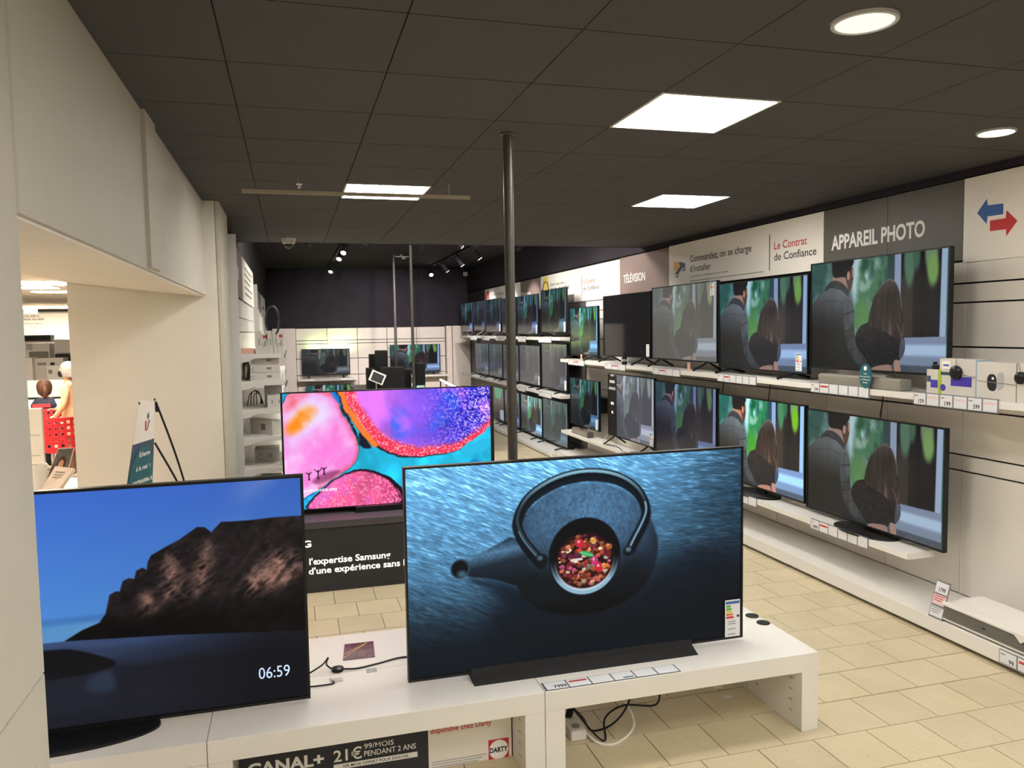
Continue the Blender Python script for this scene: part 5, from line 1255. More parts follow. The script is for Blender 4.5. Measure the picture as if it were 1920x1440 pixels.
t = thing('wall_sign', 'pale board at the end of the second left shelving', 'sign', (-.45, 15.2, 2.3)); box(-.534, -.47, 14.02, 16.3, 2.30, 2.66).build('board', M_SIGNW, t); box(-.47, -.468, 14.4, 15.6, 2.42, 2.48).build('print_line', M_GREY, t)

def carton2(label, x0, x1, y0, y1, z0, z1, m=M_BOX, ring=True, cat='box', lean=0.0, group=None, name='product_box', patch=None):
    t = thing(name, label, cat, ((x0+x1)/2, (y0+y1)/2, z0), group)
    f = lambda u, v, q: (u+lean*(v-z0), q, v)
    MB().prism([(x0, z0), (x1, z0), (x1, z1), (x0, z1)], f, y0, y1).build('carton', m, t)
    w, h = x1-x0, z1-z0
    if ring:
        r = min(w, h)*.24; cx = x0+r*1.5; cz = z0+h*.42
        MB().prism([(cx+r*math.cos(a), cz+r*math.sin(a)) for a in np.linspace(.6, 5.6, 16)]+[(cx+r*.68*math.cos(a), cz+r*.68*math.sin(a)) for a in np.linspace(5.6, .6, 16)], f, y0-.001, y0).build('ring_logo', M_GREY, t)
    MB().prism([(x0+w*.55, z0+h*.35), (x0+w*.72, z0+h*.35), (x0+w*.72, z0+h*.65), (x0+w*.55, z0+h*.65)], f, y0-.001, y0).build('print_block', M_GREY, t)
    if patch is not None: MB().prism([(x0+w*.35, z0+h*.78), (x0+w*.85, z0+h*.78), (x0+w*.85, z0+h*.93), (x0+w*.35, z0+h*.93)], f, y0-.001, y0).build('red_patch', patch, t)
    return t
yb_ = 7.74
def pxb(label, x0, y0, x1, y1, zi, d=.25, Y=yb_, **k):
    A, B = on_y(x0, y1, Y), on_y(x1, y0, Y)
    return carton2(label, A.x, B.x, Y, Y+d, ZSH[zi], ZSH[zi]+(B.z-A.z), **k)
pxb('white upright box standing first on the top left shelf', 480, 623, 489, 665, 0, ring=False)
pxb('white upright box with ring logo beside the clear cover', 490, 629, 501, 665, 0, patch=M_INKRED)
pxb('white leaning box in the middle of the top left shelf row', 503, 623, 512, 665, 0, ring=False, lean=-.08)
pxb('narrow white box leaning between the red-patched boxes', 514.5, 624, 519, 665, 0, ring=False, lean=-.08)
pxb('white box with a red patch at the shelf tip', 520.5, 628, 531, 665, 0, patch=M_INKRED)
t = thing('salmon_tray', 'salmon coloured tray on the top left shelf', 'tray', (-.40, 7.8, ZSH[0])); box(-.45, -.34, 7.70, 8.3, ZSH[0], ZSH[0]+.035).build('tray', M_PINK, t); box(-.45, -.34, 7.70, 7.705, ZSH[0]+.035, ZSH[0]+.05).build('lip', M_PINK, t)
t = thing('fan', 'dark oval fan standing far back on the top left shelf', 'fan', (-.2, 9.6, ZSH[0]))
MB().tube([(-.20+.075*math.cos(a), 9.6, ZSH[0]+.33+.17*math.sin(a)) for a in np.linspace(0, 6.283, 25)], .012, 8, 2).build('ring', M_DKG, t); MB().cyl((-.2, 9.6, ZSH[0]), (-.2, 9.6, ZSH[0]+.16), .02).build('stem', M_DKG, t); MB().cyl((-.2, 9.6, ZSH[0]), (-.2, 9.6, ZSH[0]+.015), .07).build('base', M_DKG, t)
H3 = .076
for i, lb in enumerate(('lowest flat white box of the stack of three', 'middle flat white box of the stack of three', 'top flat white box of the stack of three')):
    A, B = on_y(470, 715, yb_), on_y(527, 700, yb_); carton2(lb, A.x+.004*i, B.x-.01-.003*i, yb_, yb_+.4, ZSH[1]+H3*i, ZSH[1]+H3*(i+1)-.003)
t = thing('kitchen_scale', 'round grey metal pan on the second left shelf', 'pan', (-.43, 7.9, ZSH[1])); MB().lathe((-.425, 7.95, ZSH[1]), [(.02, 0), (.035, .02), (.036, .14), (.03, .15)], 20).build('body', M_CHROME, t, smooth=True); MB().lathe((-.425, 7.95, ZSH[1]), [(.03, .15), (.025, .17)], 20).build('lid', M_GREY, t)
pxb('grey upright carton behind small white boxes on the third left shelf', 497, 725, 511, 766, 2, m=M_BOXG, ring=True, Y=7.95)
pxb('second grey upright carton on the third left shelf', 512.5, 724, 528, 766, 2, m=M_BOXG, ring=True, Y=7.95)
pxb('small white box in front on the third left shelf', 502, 742, 515, 766, 2, d=.12, ring=False)
pxb('small white box at the tip of the third left shelf', 516.5, 742, 527, 766, 2, d=.12, ring=False)
t = thing('cable_bundle', 'tangle of black cables in packaging on the third left shelf', 'cable', (-.36, 8.0, ZSH[2]))
for i in range(4): MB().tube([(-.43+.03*i, 8.0, ZSH[2]+.01), (-.40+.02*i, 7.97, ZSH[2]+.12+.02*(i % 2)), (-.33+.01*i, 7.99, ZSH[2]+.15-.02*i), (-.28-.01*i, 8.0, ZSH[2]+.02)], .004).build('loop', M_BLK, t)
c0 = on_y(464, 815, yb_)
t = thing('product_box', 'long white carton lying on the fourth left shelf', 'box', (-.3, 7.9, ZSH[3]))
A, B = on_y(470, 812, 8.0), on_y(511, 816, 7.72); C = on_y(527, 813, 7.78)
top = .14
MB().prism([(A.x, A.y), (B.x, B.y), (C.x, C.y), (A.x+.08, A.y+.06)], up, ZSH[3], ZSH[3]+top).build('carton', M_BOX, t)
mid = Vector((A.x, A.y, 0)).lerp(Vector((B.x, B.y, 0)), .6)
nrm = Vector((B.y-A.y, -(B.x-A.x), 0)).normalized()*.0015
e0 = mid-(Vector((B.x-A.x, B.y-A.y, 0)).normalized()*.035); e1 = mid+(Vector((B.x-A.x, B.y-A.y, 0)).normalized()*.035)
MB().add([tuple(e0+nrm+Vector((0, 0, ZSH[3]+.04))), tuple(e1+nrm+Vector((0, 0, ZSH[3]+.04))), tuple(e1+nrm+Vector((0, 0, ZSH[3]+.10))), tuple(e0+nrm+Vector((0, 0, ZSH[3]+.10)))], [(0, 1, 2, 3)]).build('print_frame', M_GREY, t)
pxb('grey carton with ring logo on the fifth left shelf', 478, 834, 523, 862, 4, m=M_BOXG, Y=8.0)
pxb('small white box at the tip of the fifth left shelf', 525, 852, 531, 878, 4, d=.1, ring=False)
pxb('grey carton on the lowest left shelf', 490, 893, 528, 930, 5, m=M_BOXG)
for px, py, lab in ((534, 672, 'chrome security clip on the tip of the top left shelf'), (534, 728, 'chrome security clip on the tip of the third left shelf')):
    c = on_y(px, py, 8.2)
    t = thing('security_clip', lab, 'clip', (-.09, 8.2, c.z)); box(-.09, -.05, 8.19, 8.25, c.z-.04, c.z+.01).build('clip', M_WHITE2, t, bevel=.004); MB().tube([(-.07, 8.2, c.z+.01), (-.06, 8.2, c.z+.05), (-.05, 8.2, c.z+.08)], .008).build('hook', M_CHROME, t, smooth=True)

# ================================================================== BANNER IN THE PASSAGE
TL, TR = on_y(261, 747, 5.80), on_y(291, 754, 6.12)
lean = Vector((-.17, -.03, 0))/1.0
def bp(u, z):
    p = TL.lerp(TR, u); return Vector((p.x, p.y, 0))+lean*(p.z-z)*(1.0-.55*u)+Vector((0, 0, z))
t = thing('banner_stand', 'narrow white and teal banner on thin black rods by the passage wall', 'banner', bp(.5, 0.0))
nb = 14
def bsheet(z0, z1f, name, m, off=0.0, u0=0.0, u1=1.0):
    n_ = (TR-TL).cross(Vector((0, 0, 1))).normalized()*-1
    if n_.y > 0: n_ = -n_
    vs = []; fs = []
    for i in range(nb+1):
        for j in range(2):
            u = u0+(u1-u0)*j; z = z0+((TL.z+(TR.z-TL.z)*u if z1f is None else z1f)-z0)*i/nb
            vs.append(tuple(bp(u, z)+n_*off))
    k_ = len(vs); vs += [tuple(Vector(v)-n_*.0015) for v in vs]
    for i in range(nb): fs.append((2*i, 2*i+1, 2*i+3, 2*i+2)); fs.append((k_+2*i+2, k_+2*i+3, k_+2*i+1, k_+2*i))
    fs += [(0, k_, k_+1, 1)]
    return MB().add(vs, fs).build(name, m, t, fix=False)
bsheet(.06, None, 'sheet', M_SIGNW); bsheet(.06, 1.255, 'slate_field', M_TEALD, .002)
nn = (TR-TL).cross(Vector((0, 0, 1))).normalized()
if nn.y > 0: nn = -nn
cc = [(.5+.55*math.cos(a)*1.0, .93+.30*math.sin(a)) for a in np.linspace(0, 6.283, 33)[:-1]]
cc = [(min(max(u, .02), .98), z) for u, z in cc]
MB().add([tuple(bp(u+.0, z)+nn*.004) for u, z in cc], [tuple(range(len(cc)))]).build('teal_disc', M_TEAL, t, fix=False)
W_ = 1.0
def btext(s, u0, u1, z, h, m):
    v, f = text_fn(s, u1-u0, h, lambda a, b: tuple(bp(u0+a, z+b)+nn*.006), .02); MB().add(v, f).build('lettering', m, t, fix=False)
btext('Échange', .32, .80, 1.155, .032, M_INKW); btext('à la maiet', .25, .85, 1.06, .032, M_INKW); btext('partouteurs.', .18, .98, .965, .036, M_INKW)
for pts, m in (([(.55, 1.43), (.60, 1.46), (.66, 1.43), (.62, 1.405)], M_TEAL), ([(.46, 1.40), (.53, 1.40), (.56, 1.33), (.52, 1.33)], M_INKRED), ([(.66, 1.40), (.72, 1.40), (.62, 1.33), (.58, 1.33)], M_TEALD)):
    MB().add([tuple(bp(u, z)+nn*.003) for u, z in pts], [tuple(range(4))]).build('emblem', m, t, fix=False)
box_c = bp(.98, TR.z-.02)
for q, e in ((Vector((box_c.x+.01, box_c.y+.03, box_c.z)), on_y(344, 908, 6.40)), (Vector((box_c.x-.02, box_c.y+.05, box_c.z-.28)), on_y(336, 908, 6.42))):
    d_ = (e-q); s_ = q.z/(-d_.z); fl = q+d_*s_*.97; fl.y = min(fl.y, 6.45); fl.z = .004
    md = q.lerp(fl, .4)+Vector((.03, 0, .02))
    MB().tube([q, md, fl], .0075, 8).build('rod', M_BLK, t, smooth=True)
MB().cyl(bp(.98, TR.z-.0)+Vector((0, .01, 0)), Vector((box_c.x+.012, box_c.y+.03, box_c.z-.05)), .014, n=10).build('clamp', M_BLK, t)
for u in (.04, .96): MB().cyl(bp(u, TL.z-.035)-nn*.004, bp(u, TL.z-.035)+nn*.004, .009, n=10).build('eyelet', M_BLK, t)

# ================================================================== THE NEIGHBOURING SALES FLOOR
for i, (x, y, w, d) in enumerate(((50, 531, .9, .5), (66, 540, .5, .4), (110, 533, .9, .5), (108, 548, .6, .4), (62, 577, 1.4, .8), (112, 576, .8, .6))):
    c = on_z(x, y, ZS-.015)
    t = thing('ceiling_panel_light', 'added unseen panel light over the neighbouring sales floor', 'ceiling light', (c.x, c.y, ZS), 'panel lights of the neighbouring sales floor')
    box(c.x-w/2-.02, c.x+w/2+.02, c.y-d/2-.02, c.y+d/2+.02, ZS-.008, ZS).build('frame', M_WHITE, t); box(c.x-w/2, c.x+w/2, c.y-d/2, c.y+d/2, ZS-.016, ZS-.008).build('diffuser', M_STORE, t)
for x, y in ((-3.2, 4.0), (-3.2, 8.0), (-5.5, 6.0), (-3.0, 0.5), (-5.0, 11.0)):  # further panels added out of view to light the sales floor
    t = thing('ceiling_panel_light', 'added unseen panel light over the neighbouring sales floor', 'ceiling light', (x, y, ZS), 'panel lights of the neighbouring sales floor')
    box(x-.32, x+.32, y-.32, y+.32, ZS-.008, ZS).build('frame', M_WHITE, t); box(x-.3, x+.3, y-.3, y+.3, ZS-.016, ZS-.008).build('diffuser', M_STORE, t)
a = on_y(57, 583, 20.5)
t = thing('exit_sign', 'lit green emergency exit sign over the neighbouring sales floor', 'sign', (a.x, 20.5, a.z))
box(a.x-.14, a.x+.14, 20.5, 20.54, a.z-.06, a.z+.06).build('light_box', M_EXIT, t); box(a.x-.05, a.x+.0, 20.495, 20.5, a.z-.04, a.z+.04).build('running_figure', M_INKW, t); box(a.x+.04, a.x+.09, 20.495, 20.5, a.z-.045, a.z+.045).build('door_symbol', M_INKW, t)
MB().cyl((a.x, 20.52, a.z+.06), (a.x, 20.52, ZS), .01).build('hanger', M_LGREY, t)
t = thing('wall_sign', 'grey wall sign vous aide à faire le choix durable behind the desks', 'sign', (-6.2, 21.98, 2.1))
A, B = on_y(20, 588, 21.97), on_y(160, 640, 21.97)
box(A.x, B.x, 21.955, 21.979, B.z, A.z).build('board', mat('pale_grey_board', 'c9c6c2', .6), t)
for s, p0, p1, hh in (('Darty vous aide à', (22, 596), (73, 593), 6), ('faire le choix durable', (18, 602.5), (83, 598.5), 6.5), ('conseils et services pour longtemps', (30, 609), (78, 606), 3)):
    a, b = on_y(*p0, 21.95), on_y(*p1, 21.95); h = hh*.7*(on_y(50, 590, 21.95).z-on_y(50, 591, 21.95).z); text('lettering', s, b.x-a.x, h, wall_f(a.x, 21.953, (a.z+b.z)/2), M_INK, t, .01)
def store_box(label, x0, y0, x1, y1, Y, d, m, cat='box', name='appliance_box', zb=None, parts=()):
    A, B = on_y(x0, y1, Y), on_y(x1, y0, Y)
    z0 = A.z if zb is None else zb
    t = thing(name, label, cat, ((A.x+B.x)/2, Y, z0)); box(A.x, B.x, Y, Y+d, z0, B.z).build('body', m, t, bevel=.004)
    for (u0, v0, u1, v1, mm, nm) in parts:
        box(A.x+(B.x-A.x)*u0, A.x+(B.x-A.x)*u1, Y-.006, Y, z0+(B.z-z0)*v0, z0+(B.z-z0)*v1).build(nm, mm, t)
    return t
zc1 = on_y(90, 700, 17.0).z
t = thing('display_counter', 'long white counter carrying appliances in the neighbouring sales floor', 'counter', (-4.8, 17.4, 0)); box(-7.2, -2.6, 17.0, 18.0, 0, zc1).build('body', M_WHITE, t); box(-7.2, -2.6, 16.98, 17.0, zc1-.18, zc1-.16).build('edge_line', M_GREY, t)
store_box('white oven with a grey grille on the far counter', 50, 643, 92, 699, 17.2, .6, M_WHITE2, 'appliance', 'oven', zc1, ((.15, .45, .95, .72, M_GREY, 'grille'), (.05, .78, .3, .98, M_LGREY, 'control_panel')))
hz = on_y(60, 640, 18.4).z
t = thing('tall_cabinet', 'tall white cabinet row behind the far counter', 'cabinet', (-5, 18.5, 0)); box(-7.2, -2.6, 18.35, 18.8, 0, hz).build('body', M_WHITE2, t)
for x in np.arange(-6.6, -2.7, .6): box(x, x+.008, 18.345, 18.35, .1, hz-.03).build('door_gap', M_LGREY, t)
store_box('dark flat appliance on top of the tall white cabinets', 42, 628, 94, 640, 18.4, .3, M_DKG, 'appliance', 'hob', hz, ((.1, .3, .9, .7, M_BLK, 'front'),))
store_box('white washing machine beside the jamb on the far counter', 102, 636, 138, 664, 17.3, .5, M_WHITE2, 'appliance', 'washing_machine', zc1+.001, ((.1, .3, .9, .6, M_LGREY, 'panel_slots'), (.1, .1, .9, .2, M_LGREY, 'drawer')))
store_box('large white carton with grey print in front of the far oven', 66, 671, 118, 703, 16.42, .38, M_BOX, 'box', 'appliance_box', 0, ((.1, .92, .4, .95, M_GREY, 'print_block'), (.55, .9, .7, .95, M_BLK, 'print_mark')))
store_box('lower white carton right of the large printed carton', 88, 685, 121, 703, 16.1, .28, M_WHITE2, 'box', 'appliance_box', 0, ((.1, .9, .3, .95, M_GREY, 'print_block'),))
store_box('black appliance below the washing machine by the jamb', 104, 663, 138, 682, 16.85, .12, M_BLK, 'appliance', 'microwave', 0, ((.1, .85, .6, .97, M_DKG, 'window'),))
store_box('white fridge standing at the left of the far counter', 38, 671, 60, 703, 16.3, .4, M_WHITE2, 'appliance', 'fridge', 0, ((.1, .5, .15, .9, M_LGREY, 'handle'),))
# sales desk
zd = 1.02
t = thing('sales_desk', 'white sales desk in front of the seated assistant', 'desk', (-4.0, 14.3, 0)); box(-5.2, -2.7, 13.62, 14.6, zd-.05, zd).build('top', M_WHITE, t); box(-5.2, -2.7, 13.9, 14.5, 0, zd-.05).build('body', M_WHITE, t); box(-5.2, -2.7, 14.5, 14.6, zd, zd+.26).build('upstand', M_WHITE2, t); box(-5.2, -2.7, 13.895, 13.9, .30, .315).build('shadow_gap', M_DKG, t)
for px, lab in ((60, 'black keyboard on the sales desk left of the assistant'), (105, 'black keyboard on the sales desk right of the assistant')):
    c = on_z(px, 746, zd); t = thing('keyboard', lab, 'keyboard', (c.x, 13.9, zd)); box(c.x-.2, c.x+.2, 13.84, 14.0, zd, zd+.02).build('case', M_BLK, t); box(c.x-.18, c.x+.18, 13.86, 13.98, zd+.02, zd+.026).build('keys', M_DKG, t)
c = on_y(66, 830, 10.7)
t = thing('partition', 'white panel cabinet in the passage next to the red chairs', 'cabinet', (c.x-.2, 10.73, 0)); box(c.x-.55, on_y(79, 800, 10.7).x, 10.7, 10.76, 0, on_y(66, 766, 10.7).z).build('body', M_WHITE2, t); 
for z in (.25, .55, .8): box(c.x-.5, c.x+.05, 10.695, 10.7, z, z+.012).build('relief_line', M_LGREY, t)

def red_chair(px, Y, zs, zb, label, turn=0.0):
    c = on_y(px, 780, Y); X = c.x
    t = thing('red_chair', label, 'chair', (X, Y, 0), None, turn)
    w = .25; nx, nz = 13, 11; vs = []; fs = []
    for i in range(nx+1):
        for j in range(nz+1):
            u = i/nx*2-1; z = zs+.03+(zb-zs-.03)*j/nz
            vs.append((u*w*(1-.05*(j/nz)), -.20+.08*u*u-.05*j/nz, z))
    for i in range(nx):
        for j in range(nz):
            if i % 2 == 1 and j % 2 == 1 and 0 < i < nx-1 and 0 < j < nz-1: continue
            a = i*(nz+1)+j; fs.append((a, a+nz+1, a+nz+2, a+1))
    o = MB().add(vs, fs).build('backrest', M_RED, t, world=False, fix=False); so = o.modifiers.new('s', 'SOLIDIFY'); so.thickness = .012
    MB().prism([(u*1.0, v) for u, v in smooth_loop([(-.24, -.22), (.24, -.22), (.25, .2), (-.25, .2)], 2)], up, zs, zs+.025).build('seat', M_RED, t, world=False)
    MB().cyl((0, 0, .06), (0, 0, zs), .022, n=12).build('column', M_CHROME, t, world=False)
    for a in range(5):
        q = a*2*math.pi/5; MB().tube([(0, 0, .09), (.16*math.cos(q), .16*math.sin(q), .06), (.28*math.cos(q), .28*math.sin(q), .012)], .012, 8, 3).build('base_arm', M_CHROME, t, world=False)
    return t
red_chair(95, 12.7, .50, .98, 'red perforated swivel chair holding the seated assistant')
red_chair(121, 11.45, .50, .96, 'red perforated swivel chair half hidden by the passage wall', .25)

def skin_person(name, label, joints, edges, root, mats, assign, loc):
    me = bpy.data.meshes.new(name); keys = list(joints)
    me.from_pydata([joints[k][0] for k in keys], [(keys.index(a), keys.index(b)) for a, b in edges], [])
    ob = bpy.data.objects.new('tmp', me); COL.objects.link(ob)
    sk = ob.modifiers.new('skin', 'SKIN'); su = ob.modifiers.new('sub', 'SUBSURF'); su.levels = 2; su.render_levels = 2
    for i, k in enumerate(keys):
        d = me.skin_vertices[0].data[i]; r = joints[k][1]; d.radius = r if isinstance(r, tuple) else (r, r); d.use_root = (k == root)
    bpy.context.view_layer.update()
    m2 = bpy.data.meshes.new_from_object(ob.evaluated_get(bpy.context.evaluated_depsgraph_get()))
    bpy.data.objects.remove(ob)
    m2.name = name; m2.materials.clear()
    for m in mats: m2.materials.append(m)
    for p in m2.polygons: p.material_index = assign(p.center); p.use_smooth = True
    t = thing('person', label, 'person', loc); o = bpy.data.objects.new('body', m2); COL.objects.link(o); o.parent = t
    return t
# seated assistant: local frame, facing +Y
ps = on_y(82, 760, 12.75)
J = {'pelvis': ((0, 0, .60), (.15, .12)), 'waist': ((0, -.01, .75), (.135, .10)), 'chest': ((0, .01, .94), (.165, .11)), 'neckb': ((0, .03, 1.09), .055), 'neck': ((0, .045, 1.15), .048), 'head': ((0, .06, 1.25), (.075, .09)), 'crown': ((0, .055, 1.32), (.06, .075)),
     'shl': ((-.17, .02, 1.03), .06), 'ell': ((-.235, .09, .82), .043), 'wrl': ((-.16, .72, 1.055), .027), 'hal': ((-.15, .79, 1.05), .026), 'shr': ((.17, .02, 1.03), .06), 'elr': ((.235, .12, .84), .043), 'wrr': ((.14, .72, 1.055), .027), 'har': ((.13, .79, 1.05), .026),
     'hil': ((-.09, .04, .59), .085), 'knl': ((-.11, .46, .58), .06), 'anl': ((-.11, .44, .13), .04), 'tol': ((-.11, .58, .05), .035), 'hir': ((.09, .04, .59), .085), 'knr': ((.11, .46, .58), .06), 'anr': ((.11, .44, .13), .04), 'tor': ((.11, .58, .05), .035)}
J['ell'] = ((-.25, .25, .93), .043); J['elr'] = ((.25, .25, .93), .043)
E_ = [('pelvis', 'waist'), ('waist', 'chest'), ('chest', 'neckb'), ('neckb', 'neck'), ('neck', 'head'), ('head', 'crown'), ('chest', 'shl'), ('shl', 'ell'), ('ell', 'wrl'), ('wrl', 'hal'), ('chest', 'shr'), ('shr', 'elr'), ('elr', 'wrr'), ('wrr', 'har'),
      ('pelvis', 'hil'), ('hil', 'knl'), ('knl', 'anl'), ('anl', 'tol'), ('pelvis', 'hir'), ('hir', 'knr'), ('knr', 'anr'), ('anr', 'tor')]
M_SHIRT = mat('white_shirt', 'dcd8d2', .8, var=.05)
def asg(c):
    if c.z > 1.12: return 0
    if c.z < .70 and (c.y > .02 or c.z < .66): return 2
    if c.y > .66: return 0
    return 1
t = skin_person('assistant_body', 'seated assistant in a navy vest with red lettering, seen from behind', J, E_, 'pelvis', [M_SKIN, M_SHIRT, M_NAVY], asg, (ps.x, 12.78, 0))
MB().lathe((0, .02, 0), [(.155, .62), (.158, .75), (.185, .92), (.178, 1.02), (.12, 1.10), (.075, 1.115)], 28, 'z', 1, .78).build('vest', M_NAVY, t, smooth=True, world=False, label='navy vest with a red strip')
box(-.115, .115, -.142, -.125, .985, 1.035).build('red_lettering', M_INKRED, t, world=False)
bpy_h = MB().lathe((0, .045, 1.265), [(.02, -.14), (.085, -.10), (.105, -.03), (.106, .03), (.085, .085), (.04, .115), (.003, .12)], 24, 'z', .95, 1.05); bpy_h.build('hair', M_HAIRB, t, smooth=True, world=False)
MB().lathe((.03, -.06, 1.22), [(.01, -.12), (.035, -.07), (.042, 0), (.03, .05), (.005, .07)], 16).build('ponytail', M_HAIRB, t, smooth=True, world=False)
box(-.05, .05, .148, .152, 1.19, 1.24).build('mask', M_BLK, t, world=False)
def hand(t, wrist, d, side):
    w = Vector(wrist); d = Vector(d).normalized(); s = Vector((side, 0, 0)); upv = Vector((0, 0, 1))
    for i, (o_, L) in enumerate(((-.030, .062), (-.010, .075), (.010, .070), (.029, .055))):
        b = w+d*.055+s*o_; MB().tube([b, b+d*L*.5+upv*.006, b+d*L-upv*.012], .008, 8, 3).build('finger', M_SKIN, t, smooth=True, world=False)
    b = w+d*.01-s*.03; MB().tube([b, b-s*.02+d*.02, b-s*.025+d*.05-upv*.01], .009, 8, 3).build('thumb', M_SKIN, t, smooth=True, world=False)
hand(t, (-.155, .74, 1.052), (0.05, 1, 0), 1); hand(t, (.135, .74, 1.052), (-.05, 1, 0), -1)
# customer: standing, facing -X (towards the assistant), dark mask
pc = on_y(129, 700, 12.25); zt_ = on_y(122, 679, 12.25).z
K = zt_/1.66
Jc = {'pelvis': ((0, 0, .88), (.15, .12)), 'waist': ((0, 0, 1.02), (.13, .11)), 'chest': ((0, 0, 1.22), (.15, .12)), 'neckb': ((-.01, 0, 1.37), .055), 'neck': ((-.02, 0, 1.42), .048), 'head': ((-.04, 0, 1.53), (.075, .09)), 'crown': ((-.035, 0, 1.60), (.06, .072)),
      'shl': ((0, -.17, 1.31), .058), 'ell': ((-.03, -.22, 1.06), .044), 'wrl': ((-.16, -.20, .90), .03), 'hal': ((-.22, -.19, .88), .027), 'shr': ((0, .17, 1.31), .058), 'elr': ((-.03, .22, 1.06), .044), 'wrr': ((-.18, .18, .98), .03), 'har': ((-.25, .16, .99), .027),
      'hil': ((0, -.09, .85), .085), 'knl': ((-.02, -.10, .48), .062), 'anl': ((.02, -.10, .10), .045), 'tol': ((-.13, -.10, .04), .036), 'hir': ((0, .09, .85), .085), 'knr': ((-.02, .10, .48), .062), 'anr': ((.02, .10, .10), .045), 'tor': ((-.13, .10, .04), .036)}
Jc = {k: (tuple(v*K for v in a), r) for k, (a, r) in Jc.items()}
def asc(c):
    if c.z > 1.40*K: return 0
    if c.x < -.165*K and c.z > .8*K: return 0
    if c.z < .62*K: return 2
    return 1
t = skin_person('customer_body', 'standing customer in a tan coat with grey hair and black face mask', Jc, E_, 'pelvis', [M_SKIN, M_TAN, mat('brown_trousers', '6b4a38', .8)], asc, (pc.x, 12.25, 0))
MB().lathe((.0, 0, 1.57*K), [(.085, -.12), (.10, -.06), (.106, .0), (.09, .06), (.05, .095), (.003, .103)], 24, 'z', 1.0, .98).build('hair', M_HAIRG, t, smooth=True, world=False)
MB().lathe((-.085, 0, 1.50*K), [(.015, -.055), (.045, -.04), (.055, 0), (.045, .035), (.02, .045)], 20, 'z', 1, 1.15).build('face_mask', M_BLK, t, smooth=True, world=False)
MB().lathe((-.115, 0, 1.555*K), [(.006, -.02), (.012, -.01), (.006, .015)], 10).build('nose', M_SKIN, t, world=False)
for y in (-.035, .035): MB().lathe((-.112, y, 1.575*K), [(.003, -.006), (.008, 0), (.003, .006)], 10).build('eye', M_BLK, t, world=False)
for y in (-.088, .088): MB().lathe((-.03, y, 1.545*K), [(.006, -.03), (.014, 0), (.006, .03)], 10, 'z', 1.4, .6).build('ear', M_SKIN, t, world=False)
hand(t, (-.18*K, -.19*K, .885*K), (-1, 0, -.2), 0.001); hand(t, (-.21*K, .165*K, .985*K), (-1, -.2, 0), 0.001)

# catalogue table just behind the passage corner
tz = .80
t = thing('catalogue_table', 'small white table with catalogues behind the passage corner', 'table', (-1.95, 6.95, 0)); box(-2.35, -1.62, 6.56, 7.35, tz-.04, tz).build('top', M_WHITE2, t, bevel=.004)
for x in (-2.31, -1.66):
    for y in (6.6, 7.31): box(x-.02, x+.02, y-.02, y+.02, 0, tz-.04).build('leg', M_WHITE2, t)
A = on_y(78, 905, 6.75)
t = thing('white_cup', 'white cylindrical holder beside the catalogues', 'holder', (on_y(72, 890, 6.95).x, 6.95, tz)); cx = on_y(74, 890, 6.95).x
MB().lathe((cx, 6.95, tz), [(.055, 0), (.058, .19), (.052, .19), (.05, .01)], 28).build('cylinder', M_WHITE2, t, smooth=True); MB().lathe((cx, 6.95, tz), [(.05, .012), (.05, .016)], 24).build('floor', M_LGREY, t)
def slab(name, label, cat, P, th, m, face=None):
    n = (Vector(P[1])-Vector(P[0])).cross(Vector(P[3])-Vector(P[0])).normalized()
    t = thing(name, label, cat, P[0])
    MB().add([tuple(Vector(p)) for p in P]+[tuple(Vector(p)-n*th) for p in P], [(0, 1, 2, 3), (7, 6, 5, 4), (0, 4, 5, 1), (1, 5, 6, 2), (2, 6, 7, 3), (3, 7, 4, 0)]).build('pages', M_BOX, t)
    e = [Vector(P[0]).lerp(Vector(P[2]), .02), Vector(P[1]).lerp(Vector(P[3]), .02), Vector(P[2]).lerp(Vector(P[0]), .02), Vector(P[3]).lerp(Vector(P[1]), .02)]
    MB().add([tuple(q+n*.001) for q in e], [(0, 1, 2, 3)]).build('cover', m, t, fix=False)
    return t, n, e
x0, x1 = on_y(84, 890, 7.05).x, on_y(122, 890, 7.05).x
t, n, e = slab('magazine', 'magazine with a dark portrait cover leaning upright on the table', 'magazine', [(x0, 7.0, tz), (x1, 7.0, tz), (x1+.06, 7.12, tz+.29), (x0+.09, 7.12, tz+.29)], .01, mat('dark_photo_cover', '55524f', .4, var=.35, scale=25))
q = lambda u, v, k=.003: tuple((e[0].lerp(e[1], u)).lerp(e[3].lerp(e[2], u), v)+n*k)
MB().add([q(.5+.28*math.cos(a), .55+.25*math.sin(a)) for a in np.linspace(0, 6.283, 17)[:-1]], [tuple(range(16))]).build('portrait_hair', M_HAIRB, t, fix=False)
MB().add([q(.5+.15*math.cos(a), .56+.13*math.sin(a), .004) for a in np.linspace(0, 6.283, 17)[:-1]], [tuple(range(16))]).build('portrait_face', M_SKIN, t, fix=False)
MB().add([q(u, v, .004) for u, v in ((.2, .05), (.8, .05), (.7, .33), (.3, .33))], [(0, 1, 2, 3)]).build('portrait_shirt', M_TEALD, t, fix=False)
P = [on_y(76, 926, 6.66), on_y(112, 922, 6.64), on_y(140, 884, 6.80), on_y(104, 880, 6.84)]
dz = tz+.03-min(p.z for p in P)
P = [(p.x, p.y, p.z+dz*0) for p in P]; zm = min(p[2] for p in P)
P = [(p[0], p[1], p[2]-zm+tz+.032) for p in P]
t, n, e = slab('catalogue', 'thick pale catalogue stack lying tilted at the table front', 'catalogue', P, .03, mat('pale_pink_cover', 'e0cdbd', .5, var=.06))
